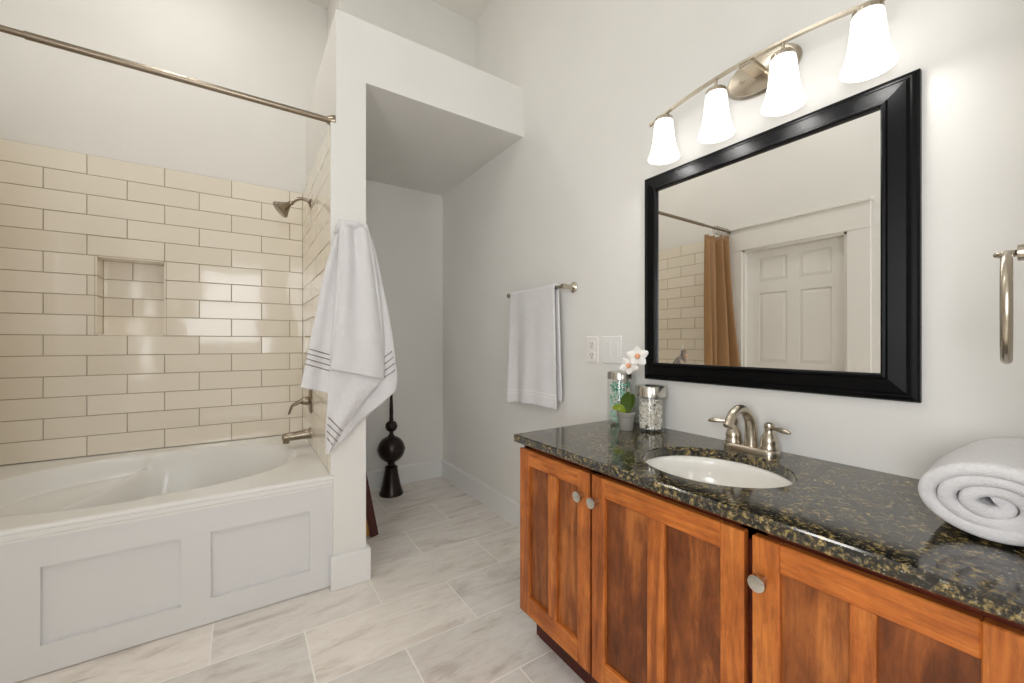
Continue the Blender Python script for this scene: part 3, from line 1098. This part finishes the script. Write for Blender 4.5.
link('large_ball', bm, M['bronze'], t, True, 30)
bm = B()
lathe(bm, [(0.032, 0.420), (0.020, 0.430), (0.014, 0.445), (0.014, 0.456)] + [(0.043 * math.sin(a), 0.497 - 0.043 * math.cos(a)) for a in [0.35 + (PI - 0.7) * i / 14 for i in range(15)]] + [(0.014, 0.540), (0.017, 0.548), (0.013, 0.556)], fc, seg=32)
link('small_ball', bm, M['bronze'], t, True, 40)
bm = B(); lathe(bm, [(0.013, 0.553), (0.0145, 0.60), (0.010, 0.72), (0.004, 0.88), (0, 0.90)], fc, seg=20); link('spike', bm, M['bronze'], t, True, 40)

t = thing('leaning_picture_frame', 'mahogany-edged picture leaning against the partition near the finial', 'picture frame', (0.6, 2.6, 0))
H, yA, yB = 0.82, 2.36, 2.86
tilt = math.atan2(0.148, 0.80)
ex = Vector((math.cos(tilt), 0, math.sin(tilt)))     # out of the picture, away from the partition
eu = Vector((-math.sin(tilt), 0, math.cos(tilt)))    # up along it
o0 = Vector((0.648, 0, 0.0))


def slab(bm, a0, a1, y0, y1, h0, h1, mi=0):
    vs_ = box(bm, 0, 1, y0, y1, 0, 1, 0, mi)
    for v in vs_:
        a = a0 + (a1 - a0) * v.co.x
        h = h0 + (h1 - h0) * v.co.z
        p = o0 + ex * a + eu * h
        v.co = Vector((p.x, v.co.y, p.z))


bm = B()
for yy in ((yA, yA + 0.045), (yB - 0.045, yB)):
    slab(bm, -0.045, 0.0, yy[0], yy[1], 0.0, H)
slab(bm, -0.045, 0.0, yA + 0.045, yB - 0.045, 0, 0.045); slab(bm, -0.045, 0.0, yA + 0.045, yB - 0.045, H - 0.045, H)
bmesh.ops.translate(bm, verts=bm.verts, vec=(0, 0, 0.009))
link('frame', bm, M['mahogany'], t)
bm = B(); slab(bm, -0.062, -0.045, yA + 0.012, yB - 0.012, 0.015, H - 0.012); bmesh.ops.translate(bm, verts=bm.verts, vec=(0, 0, 0.009)); link('backing', bm, M['gold_wood'], t)
bm = B(); slab(bm, -0.02, -0.012, yA + 0.04, yB - 0.04, 0.04, H - 0.04); bmesh.ops.translate(bm, verts=bm.verts, vec=(0, 0, 0.009)); link('picture', bm, M['pot'], t)

# ---------------------------------------------------------------- vanity
CXF = 0.852
VY0, VY1 = 0.014, 1.235
vt = thing('vanity_cabinet', 'cherry wood bathroom vanity cabinet under the granite countertop', 'cabinet', ((CXF + XW) / 2, (VY0 + VY1) / 2, 0))
bm = B()
box(bm, CXF + 0.022, XW - 0.002, VY1 - 0.019, VY1 - 0.001, 0.125, 0.738); box(bm, 0.930, XW - 0.002, VY1 - 0.019, VY1 - 0.001, 0.0, 0.125)
box(bm, CXF + 0.022, XW - 0.002, VY0, VY0 + 0.018, 0.125, 0.738); box(bm, 0.930, XW - 0.002, VY0, VY0 + 0.018, 0.0, 0.125)
box(bm, CXF + 0.022, XW - 0.002, VY0, VY1 - 0.001, 0.125, 0.143)
box(bm, XW - 0.014, XW - 0.002, VY0, VY1 - 0.001, 0.125, 0.738)
for y0, y1 in ((VY0, VY0 + 0.04), (0.395, 0.445), (0.84, 0.89), (VY1 - 0.04, VY1 - 0.001)):
    box(bm, CXF + 0.022, CXF + 0.042, y0, y1, 0.125, 0.738)
box(bm, CXF + 0.022, CXF + 0.042, VY0, VY1 - 0.001, 0.70, 0.738)
box(bm, CXF + 0.022, CXF + 0.042, VY0, VY1 - 0.001, 0.125, 0.16)
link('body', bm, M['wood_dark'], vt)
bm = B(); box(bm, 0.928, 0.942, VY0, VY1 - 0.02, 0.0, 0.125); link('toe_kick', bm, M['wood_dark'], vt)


def vanity_door(y0, y1, st0, st1, m0, m1, z0=0.126, z1=0.720, knob_y=0.0, knob_z=0.648):
    """y0 < y1; st0 / st1 stile widths at y0 / y1; m0..m1 the middle bar."""
    bm = B()
    xa, xb = CXF, CXF + 0.021
    rl = 0.055
    b = 0.0022
    box(bm, xa, xb, y0, y0 + st0, z0, z1, b, 0); box(bm, xa, xb, y1 - st1, y1, z0, z1, b, 0)
    box(bm, xa + 0.0004, xb, m0, m1, z0 + rl, z1 - rl, b, 0)
    box(bm, xa + 0.0002, xb, y0 + st0, y1 - st1, z1 - rl, z1, b, 1)
    box(bm, xa + 0.0002, xb, y0 + st0, y1 - st1, z0, z0 + rl * 1.25, b, 1)
    d = link('door', bm, [M['wood_v'], M['wood_h']], vt)
    for a, c in ((y0 + st0, m0), (m1, y1 - st1)):
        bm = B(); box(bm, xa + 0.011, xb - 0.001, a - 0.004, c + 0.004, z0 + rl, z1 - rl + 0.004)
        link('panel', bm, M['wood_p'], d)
    bm = B()
    lathe(bm, [(0, 0), (0.008, 0), (0.007, 0.010), (0.0085, 0.014), (0.0155, 0.019), (0.017, 0.024), (0.0155, 0.028), (0.006, 0.030), (0, 0.030)], (xa, knob_y, knob_z), (-1, 0, 0), 28)
    link('knob', bm, M['chrome'], d, True, 40)
    return d


vanity_door(0.873, 1.234, 0.053, 0.056, 1.026, 1.070, knob_y=0.900)
vanity_door(0.430, 0.864, 0.050, 0.050, 0.619, 0.669, knob_y=0.841)
vanity_door(0.030, 0.414, 0.080, 0.050, 0.222, 0.258, knob_y=0.393, knob_z=0.640)

# countertop with an oval cut-out
KX0, KX1, KY0, KY1, KZ0, KZ1 = 0.832, XW - 0.001, 0.013, 1.244, 0.742, 0.770
SX, SY, SA, SB = 1.085, 0.63, 0.172, 0.192
bm = B()
NS = 160
ell = [(SA * math.cos(2 * PI * k / NS), SB * math.sin(2 * PI * k / NS)) for k in range(NS)]


def khit(dx, dy):
    t_ = 1e9
    for d, lo, hi in ((dx, KX0 - SX, KX1 - SX), (dy, KY0 - SY, KY1 - SY)):
        if d > 1e-9:
            t_ = min(t_, hi / d)
        elif d < -1e-9:
            t_ = min(t_, lo / d)
    return [dx * t_, dy * t_]


rc = [khit(*e) for e in ell]
for cx_, cy_ in ((KX0 - SX, KY0 - SY), (KX1 - SX, KY0 - SY), (KX1 - SX, KY1 - SY), (KX0 - SX, KY1 - SY)):
    k = min(range(NS), key=lambda i: (rc[i][0] - cx_) ** 2 + (rc[i][1] - cy_) ** 2)
    rc[k] = [cx_, cy_]


def inset(p, d):
    return (min(max(p[0], KX0 - SX + d), KX1 - SX - d), min(max(p[1], KY0 - SY + d), KY1 - SY - d))


R_ = []
R_.append([bm.verts.new((SX + x, SY + y, KZ0)) for x, y in ell])
R_.append([bm.verts.new((SX + x, SY + y, KZ1 - 0.003)) for x, y in ell])
R_.append([bm.verts.new((SX + x * 1.012, SY + y * 1.012, KZ1)) for x, y in ell])
R_.append([bm.verts.new((SX + inset(p, 0.003)[0], SY + inset(p, 0.003)[1], KZ1)) for p in rc])
R_.append([bm.verts.new((SX + p[0], SY + p[1], KZ1 - 0.003)) for p in rc])
R_.append([bm.verts.new((SX + p[0], SY + p[1], KZ0 + 0.003)) for p in rc])
R_.append([bm.verts.new((SX + inset(p, 0.003)[0], SY + inset(p, 0.003)[1], KZ0)) for p in rc])
for a, b in zip(R_, R_[1:] + R_[:1]):
    for k in range(NS):
        k2 = (k + 1) % NS
        bm.faces.new((a[k], a[k2], b[k2], b[k]))
ct = link('countertop', bm, M['granite'], None, True, 25)
tag(ct, 'speckled black granite countertop on the cherry vanity', 'countertop')

bm = B()
pr = [(1.10, KZ0 - 0.0005), (1.03, KZ0 - 0.0005), (1.0, KZ0 - 0.004), (0.985, KZ0 - 0.02), (0.95, KZ0 - 0.06), (0.86, KZ0 - 0.10), (0.70, KZ0 - 0.128), (0.45, KZ0 - 0.142), (0.2, KZ0 - 0.146), (0.1, KZ0 - 0.147)]
rs = [[bm.verts.new((SX + x * s, SY + y * s, z)) for x, y in ell[::2]] for s, z in pr]
for a, b in zip(rs, rs[1:]):
    n = len(a)
    for k in range(n):
        bm.faces.new((a[k], a[(k + 1) % n], b[(k + 1) % n], b[k]))
bm.faces.new(rs[-1])
sk = link('sink', bm, M['porcelain'], None, True, 60)
mods(sk, 0.006, 0, -1.0)
tag(sk, 'white oval undermount sink set in the granite countertop', 'sink')
bm = B(); lathe(bm, [(0, 0.004), (0.008, 0.004), (0.01, 0.001), (0.021, 0.002), (0.023, -0.001), (0.02, -0.004)], (SX, SY, KZ0 - 0.145), seg=24); link('drain', bm, M['nickel'], sk, True, 40)

# faucet
fxx, fyy = 1.312, 0.64
ft = thing('faucet', 'brushed nickel two-handle faucet behind the oval sink', 'faucet', (fxx, fyy, KZ1))
bm = B()


def stadium(r, half, n=12):
    out = []
    for i in range(n + 1):
        a = -PI / 2 + PI * i / n
        out.append((r * math.sin(a + PI / 2) * 0 + r * math.cos(a + PI / 2), half + r * math.sin(a + PI / 2)))
    for i in range(n + 1):
        a = PI / 2 + PI * i / n
        out.append((r * math.cos(a + PI / 2), -half + r * math.sin(a + PI / 2)))
    return out


zz = [(0.028, 0.0), (0.028, 0.010), (0.0265, 0.015), (0.023, 0.018)]
rings = []
for r, h in zz:
    rings.append([bm.verts.new((fxx + x, fyy + y, KZ1 + 0.0003 + h)) for x, y in stadium(r, 0.053)])
for a, b in zip(rings, rings[1:]):
    n = len(a)
    for k in range(n):
        bm.faces.new((a[k], a[(k + 1) % n], b[(k + 1) % n], b[k]))
bm.faces.new(rings[-1]); bm.faces.new(list(reversed(rings[0])))
link('base_plate', bm, M['nickel'], ft, True, 35)
bm = B()
sp = catmull([(1.316, fyy, KZ1 + 0.016), (1.315, fyy, KZ1 + 0.055), (1.306, fyy, KZ1 + 0.098), (1.276, fyy, KZ1 + 0.128), (1.238, fyy, KZ1 + 0.136), (1.203, fyy, KZ1 + 0.122), (1.184, fyy, KZ1 + 0.096)], 36)
tube(bm, sp, [0.0195 - 0.0065 * min(1, i / 22) for i in range(36)], 18)
lathe(bm, [(0.0132, -0.002), (0.0138, 0.006), (0.011, 0.009), (0, 0.008)], sp[-1], (sp[-1] - sp[-2]), 20)
link('spout', bm, M['nickel'], ft, True, 45)
for s in (-1, 1):
    hy = fyy + s * 0.053
    bm = B()
    lathe(bm, [(0.0245, 0.016), (0.025, 0.025), (0.022, 0.032), (0.0235, 0.040), (0.021, 0.052), (0.0145, 0.064), (0.0115, 0.072), (0.0125, 0.078), (0.0145, 0.086), (0.0125, 0.094), (0.006, 0.098), (0, 0.0985)], (fxx, hy, KZ1), seg=28)
    lv = catmull([(fxx - 0.004, hy, KZ1 + 0.083), (fxx - 0.012, hy + s * 0.022, KZ1 + 0.083), (fxx - 0.022, hy + s * 0.048, KZ1 + 0.083), (fxx - 0.030, hy + s * 0.068, KZ1 + 0.080)], 14)
    tube(bm, lv, [0.0065, 0.006, 0.006, 0.0062, 0.0068, 0.0076, 0.0084, 0.0092, 0.0096, 0.0096, 0.0092, 0.008, 0.006, 0.003], 12, flat=0.8)
    link('handle', bm, M['nickel'], ft, True, 40)

# ---------------------------------------------------------------- jars and plant on the counter


def jar(name, label, x, y, r, h, lid_h, lid_r):
    t = thing(name, label, 'jar', (x, y, KZ1), 'glass storage jars on the counter')
    bm = B()
    z = KZ1 + 0.0004
    lathe(bm, [(0, 0.0), (r - 0.006, 0.0), (r, 0.006), (r, h - 0.022), (r * 0.94, h - 0.008), (r * 0.93, h),
               (r * 0.89, h), (r * 0.90, h - 0.010), (r - 0.004, h - 0.026), (r - 0.004, 0.010), (r - 0.010, 0.005), (0, 0.005)], (x, y, z), seg=40)
    link('glass_body', bm, M['glass'], t, True, 40)
    bm = B()
    lathe(bm, [(0, -0.004), (lid_r * 0.93, -0.004), (lid_r * 0.95, -0.018), (lid_r, -0.018), (lid_r, -0.002 + lid_h - 0.018), (lid_r * 0.95, lid_h - 0.014), (lid_r * 0.4, lid_h - 0.012), (0, lid_h - 0.012)], (x, y, z + h), seg=40)
    link('lid', bm, M['chrome'], t, True, 35)


JX1, JY1 = 1.318, 1.168
JX2, JY2 = 1.306, 1.006
jar('tall_glass_jar', 'taller glass jar of mint green swabs behind the potted orchid', JX1, JY1, 0.053, 0.203, 0.026, 0.053)
jar('short_glass_jar', 'shorter glass jar of white cotton swabs beneath the mirror corner', JX2, JY2, 0.053, 0.150, 0.036, 0.056)


def swabs(name, label, cat, x, y, r, z1, n, mats, length):
    bm = B()
    rnd = random.Random(len(name))
    for i in range(n):
        a = rnd.uniform(0, 2 * PI)
        q = (r - 0.009) * math.sqrt(rnd.uniform(0.35, 1.0))
        z = KZ1 + 0.012 + rnd.uniform(0, z1 - 0.012)
        d = Vector((rnd.gauss(0, 1), rnd.gauss(0, 1), rnd.gauss(0, 0.9))).normalized()
        rad = Vector((math.cos(a), math.sin(a), 0))
        d = (d - rad * d.dot(rad) * 0.9).normalized()
        L = length * rnd.uniform(0.7, 1.0) / 2
        c = Vector((x, y, z)) + rad * q
        p0, p1 = c - d * L, c + d * L
        for p in (p0, p1):
            w = Vector((p.x - x, p.y - y, 0))
            if w.length > r - 0.008:
                w *= (r - 0.008) / w.length
                p.x, p.y = x + w.x, y + w.y
            p.z = max(KZ1 + 0.009, min(KZ1 + z1, p.z))
        m = rnd.randrange(len(mats))
        tube(bm, [p0, p0.lerp(p1, 0.2), p0.lerp(p1, 0.25), p0.lerp(p1, 0.75), p0.lerp(p1, 0.8), p1], [0.0028, 0.0031, 0.0019, 0.0019, 0.0031, 0.0028], 6, m)
    o = link(name, bm, mats, None, True)
    tag(o, label, cat, None, 'stuff')


swabs('mint_swabs', 'mint and teal green swabs filling the tall jar', 'swabs', JX1, JY1, 0.048, 0.170, 420, [M['mint'], M['teal'], M['mint'], M['swab'], M['swab']], 0.03)
swabs('cotton_swabs', 'white cotton swabs filling the short jar', 'swabs', JX2, JY2, 0.049, 0.122, 460, [M['swab'], M['swab'], M['swab_dark']], 0.03)

PXP, PYP = 1.236, 1.066
pt = thing('potted_orchid', 'small white orchid in a grey clay pot between the two jars', 'plant', (PXP, PYP, KZ1))
bm = B()
lathe(bm, [(0, 0.0005), (0.0245, 0.0005), (0.0255, 0.003), (0.031, 0.050), (0.034, 0.051), (0.0355, 0.054), (0.0365, 0.068), (0.035, 0.070), (0.032, 0.069), (0.0305, 0.058), (0, 0.058)], (PXP, PYP, KZ1), seg=32)
link('pot', bm, M['pot'], pt, True, 35)
bm = B(); lathe(bm, [(0.0305, 0.0585), (0.02, 0.062), (0, 0.064)], (PXP, PYP, KZ1), seg=20); link('soil', bm, M['soil'], pt, True)


def leaf(pts, width, mat, up=Vector((0, 0, 1))):
    bm = B()
    P = catmull(pts, 14)
    G = []
    for i, p in enumerate(P):
        t_ = (P[min(i + 1, 13)] - P[max(i - 1, 0)]).normalized()
        side = t_.cross(Vector((-0.83, -0.55, 0.1))).normalized()
        w = width * math.sin(PI * min(1, 0.08 + 0.92 * i / 13)) ** 0.7
        nrm = side.cross(t_)
        G.append([bm.verts.new(p + side * (w * k) + nrm * (-0.25 * w * (1 - abs(k)))) for k in (-1, -0.5, 0, 0.5, 1)])
    grid_faces(bm, G)
    o = link('leaf', bm, mat, pt, True)
    mods(o, 0.0015, 1)
    return o


zb = KZ1 + 0.06
leaf([(PXP, PYP, zb), (PXP - 0.004, PYP - 0.004, zb + 0.045), (PXP - 0.006, PYP - 0.018, zb + 0.09)], 0.023, M['leaf'])
leaf([(PXP + 0.004, PYP + 0.004, zb), (PXP + 0.010, PYP - 0.010, zb + 0.05), (PXP + 0.014, PYP - 0.026, zb + 0.08)], 0.02, M['leaf'])
leaf([(PXP - 0.006, PYP + 0.002, zb), (PXP - 0.022, PYP + 0.012, zb + 0.025), (PXP - 0.030, PYP + 0.046, zb + 0.020)], 0.015, M['leaf_light'])
bm = B()
stem = catmull([(PXP, PYP, zb), (PXP + 0.002, PYP - 0.002, zb + 0.09), (PXP - 0.004, PYP - 0.012, zb + 0.16), (PXP - 0.016, PYP - 0.040, zb + 0.215)], 20)
tube(bm, stem, 0.0016, 8)
link('stem', bm, M['stem'], pt, True)


def flower(c, facing, s, roll):
    u, v, a = basis(facing)
    c = Vector(c)
    bm = B()
    for k in range(5):
        an = roll + 2 * PI * k / 5
        d = u * math.cos(an) + v * math.sin(an)
        sd = a.cross(d)
        L = s * (1.0 if k % 2 == 0 else 0.9)
        G = []
        for i in range(7):
            f = i / 6
            w = s * 0.42 * math.sin(PI * (0.12 + 0.83 * f)) ** 0.8
            G.append([bm.verts.new(c + d * (L * f) + sd * (w * q) + a * (0.22 * s * f * f - 0.12 * s * abs(q))) for q in (-1, -0.5, 0, 0.5, 1)])
        grid_faces(bm, G)
    o = link('flower', bm, M['petal'], pt, True)
    mods(o, 0.0012, 1)
    bm = B()
    tube(bm, [c - a * 0.002, c + a * (s * 0.25) - v * (s * 0.1), c + a * (s * 0.45) - v * (s * 0.22)], [s * 0.12, s * 0.17, s * 0.07], 10)
    lathe(bm, [(0, 0), (s * 0.25, s * 0.05), (s * 0.22, s * 0.16), (0, s * 0.2)], c, tuple(a), 12)
    link('flower_centre', bm, M['lip'], o, True)


flower((1.222, 1.000, 1.056), (-0.75, -0.62, 0.12), 0.041, 0.4)
flower((1.210, 1.031, 1.020), (-0.85, -0.45, 0.0), 0.037, 1.0)

# ---------------------------------------------------------------- rolled towel on the counter
bm = B()
RCX0, RCX1, RCY, RCZ = 1.034, 1.350, 0.121, KZ1 + 0.0665
turns = 3.25
nt, nx = 130, 22
G = []
for i in range(nt + 1):
    f = i / nt
    th = f * turns * 2 * PI
    r = 0.007 + 0.078 * f ** 0.92
    row = []
    for k in range(nx + 1):
        g = k / nx
        x = RCX0 + (RCX1 - RCX0) * g
        # turns stagger towards the end like a loosely rolled towel
        end = (1 - g) ** 6
        x += end * (0.010 * math.sin(th * 0.9) - 0.004) - 0.016 * end * (f - 0.4)
        rr = r * (1 + 0.02 * math.sin(3 * th + 6 * g)) * (1 + 0.04 * math.sin(PI * g))
        y = RCY + 1.07 * rr * math.cos(th + 1.57) + 0.003 * math.sin(7 * g + th)
        z = RCZ + 0.745 * rr * math.sin(th + 1.57)
        z = max(z, KZ1 + 0.0122)
        row.append(bm.verts.new((x, y, z)))
    G.append(row)
grid_faces(bm, G)
rt = link('rolled_towel', bm, M['terry'], None, True)
mods(rt, 0.0235, 2)
tag(rt, 'thick white towel rolled up on the end of the granite countertop', 'towel')

# ---------------------------------------------------------------- towel ring on the return wall
RX, RZc = 0.965, 1.158
t = thing('towel_ring', 'brushed nickel towel ring hanging above the rolled towel', 'towel ring', (RX, 0.012, RZc + 0.0825))
bm = B()
lathe(bm, [(0, 0), (0.025, 0), (0.025, 0.005), (0.018, 0.010), (0.0095, 0.020), (0.009, 0.060), (0.012, 0.068), (0.012, 0.076)], (RX, 0.012, RZc + 0.0815), (0, 1, 0), 28)
tube(bm, [(RX + 0.0095 * math.sin(a), 0.098 + 0.0105 * math.cos(a), RZc + 0.0815) for a in [2 * PI * j / 24 for j in range(24)]], 0.0042, 10, closed=True)
link('post', bm, M['nickel'], t, True, 40)
bm = B()
yr = math.radians(5.8)
tube(bm, [(RX + 0.079 * math.cos(a) * math.cos(yr), 0.099 + 0.079 * math.cos(a) * math.sin(yr), RZc + 0.079 * math.sin(a)) for a in [2 * PI * j / 56 for j in range(56)]], 0.0062, 14, closed=True)
link('ring', bm, M['nickel'], t, True)

# ---------------------------------------------------------------- wall plates
t = thing('outlet_plate', 'ivory duplex outlet plate on the wall by the hand towel', 'outlet', (XW, 1.398, 1.011))
bm = B(); box(bm, XW - 0.006, XW, 1.358, 1.437, 1.011, 1.137, 0.003); link('plate', bm, M['plate'], t)
for zc in (1.100, 1.048):
    bm = B(); box(bm, XW - 0.009, XW - 0.005, 1.380, 1.415, zc - 0.019, zc + 0.019, 0.003, 0, 2)
    s = link('socket', bm, M['plate'], t)
    bm = B()
    box(bm, XW - 0.0096, XW - 0.0085, 1.388, 1.3905, zc - 0.004, zc + 0.008); box(bm, XW - 0.0096, XW - 0.0085, 1.402, 1.4045, zc - 0.004, zc + 0.008)
    lathe(bm, [(0, 0.0), (0.003, 0.0), (0.003, 0.001), (0, 0.001)], (XW - 0.0086, 1.396, zc - 0.011), (-1, 0, 0), 10)
    link('slots', bm, M['slot'], s)
t = thing('switch_plate', 'wide white switch plate on the wall above the glass jars', 'light switch', (XW, 1.275, 1.013))
bm = B(); box(bm, XW - 0.006, XW, 1.218, 1.334, 1.012, 1.136, 0.003); link('plate', bm, M['plate_white'], t)
for yc in (1.253, 1.299):
    bm = B(); prism(bm, [(XW - 0.0055, 1.041), (XW - 0.0075, 1.041), (XW - 0.0095, 1.107), (XW - 0.0055, 1.107)], 'y', yc - 0.0165, yc + 0.0165); link('rocker', bm, M['plate_white'], t)

# ---------------------------------------------------------------- mirror
MY0, MY1, MZ0, MZ1 = 0.275, 1.087, 0.959, 1.774
mt = thing('wall_mirror', 'large wall mirror in a wide black frame above the vanity', 'mirror', (XW, (MY0 + MY1) / 2, MZ0))
# frame profile: (inset from the outer edge, distance from the wall)
FP = [(0.0, 0.0), (0.0, 0.014), (0.004, 0.020), (0.012, 0.023), (0.016, 0.023), (0.018, 0.026), (0.022, 0.029), (0.055, 0.034), (0.058, 0.039), (0.064, 0.040), (0.068, 0.037), (0.069, 0.026), (0.069, 0.0)]
bm = B()
rings = []
for d, h in FP:
    rings.append([bm.verts.new((XW - h - 0.0005, y, z)) for y, z in ((MY0 + d, MZ0 + d), (MY1 - d, MZ0 + d), (MY1 - d, MZ1 - d), (MY0 + d, MZ1 - d))])
for a, b in zip(rings, rings[1:]):
    for k in range(4):
        bm.faces.new((a[k], a[(k + 1) % 4], b[(k + 1) % 4], b[k]))
link('frame', bm, M['black_frame'], mt)
bm = B(); box(bm, XW - 0.027, XW - 0.002, MY0 + 0.066, MY1 - 0.066, MZ0 + 0.066, MZ1 - 0.066); link('mirror_glass', bm, M['mirror'], mt)

# ---------------------------------------------------------------- vanity light
LX, LYC = 1.284, 0.641
lt = thing('vanity_light', 'four-light nickel vanity fixture with white bell shades over the mirror', 'wall light', (XW, LYC, 1.95))
bm = B()
lathe(bm, [(0, 0), (0.112, 0), (0.112, 0.006), (0.104, 0.012), (0.100, 0.018), (0.02, 0.026), (0, 0.026)], (XW - 0.0005, LYC, 1.968), (-1, 0, 0), 48, sv=0.60)
link('backplate', bm, M['nickel'], lt, True, 30)
bm = B(); box(bm, LX - 0.004, XW - 0.02, LYC - 0.02, LYC + 0.02, 1.954, 1.972, 0.003)
lathe(bm, [(0, 0), (0.006, 0), (0.006, 0.006), (0, 0.008)], (XW - 0.022, LYC + 0.052, 1.962), (-1, 0, 0), 16)
lathe(bm, [(0, 0), (0.006, 0), (0.006, 0.006), (0, 0.008)], (XW - 0.022, LYC - 0.052, 1.962), (-1, 0, 0), 16)
link('arm', bm, M['nickel'], lt)


def bar_z(y):
    return 1.968 - 0.038 * ((y - LYC) / 0.34) ** 2


bm = B()
ys = [LYC - 0.352 + 0.704 * i / 40 for i in range(41)]
G = []
for y in ys:
    z = bar_z(y)
    G.append([bm.verts.new((LX + a, y, z + b)) for a, b in ((-0.006, -0.004), (0.006, -0.004), (0.006, 0.004), (-0.006, 0.004))])
for a, b in zip(G, G[1:]):
    for k in range(4):
        bm.faces.new((a[k], a[(k + 1) % 4], b[(k + 1) % 4], b[k]))
bm.faces.new(G[0]); bm.faces.new(list(reversed(G[-1])))
link('bar', bm, M['nickel'], lt)
for y in (LYC - 0.291, LYC - 0.103, LYC + 0.094, LYC + 0.291):
    zt = 1.922
    bm = B()
    lathe(bm, [(0.0045, bar_z(y) - zt - 0.002), (0.0045, 0.012), (0.010, 0.010), (0.028, 0.007), (0.031, 0.003), (0.031, -0.007), (0.027, -0.009), (0, -0.009)], (LX, y, zt), seg=28)
    hld = link('socket_cup', bm, M['nickel'], lt, True, 35)
    bm = B()
    lathe(bm, [(0.026, 0.0), (0.030, -0.003), (0.0325, -0.014), (0.035, -0.042), (0.039, -0.080), (0.0455, -0.111), (0.0535, -0.135), (0.0555, -0.140),
               (0.0535, -0.141), (0.0515, -0.135), (0.0435, -0.111), (0.037, -0.080), (0.0325, -0.042), (0.0295, -0.014)], (LX, y, zt), seg=36)
    link('shade', bm, M['shade'], lt, True, 60)
    bl = bpy.data.lights.new('bulb_light', 'POINT')
    bl.energy = BULB_POWER
    bl.color = (1.0, 0.98, 0.95)
    bl.shadow_soft_size = 0.022
    bo = bpy.data.objects.new('bulb_light', bl)
    COL.objects.link(bo)
    bo.location = (LX, y, zt - 0.115)
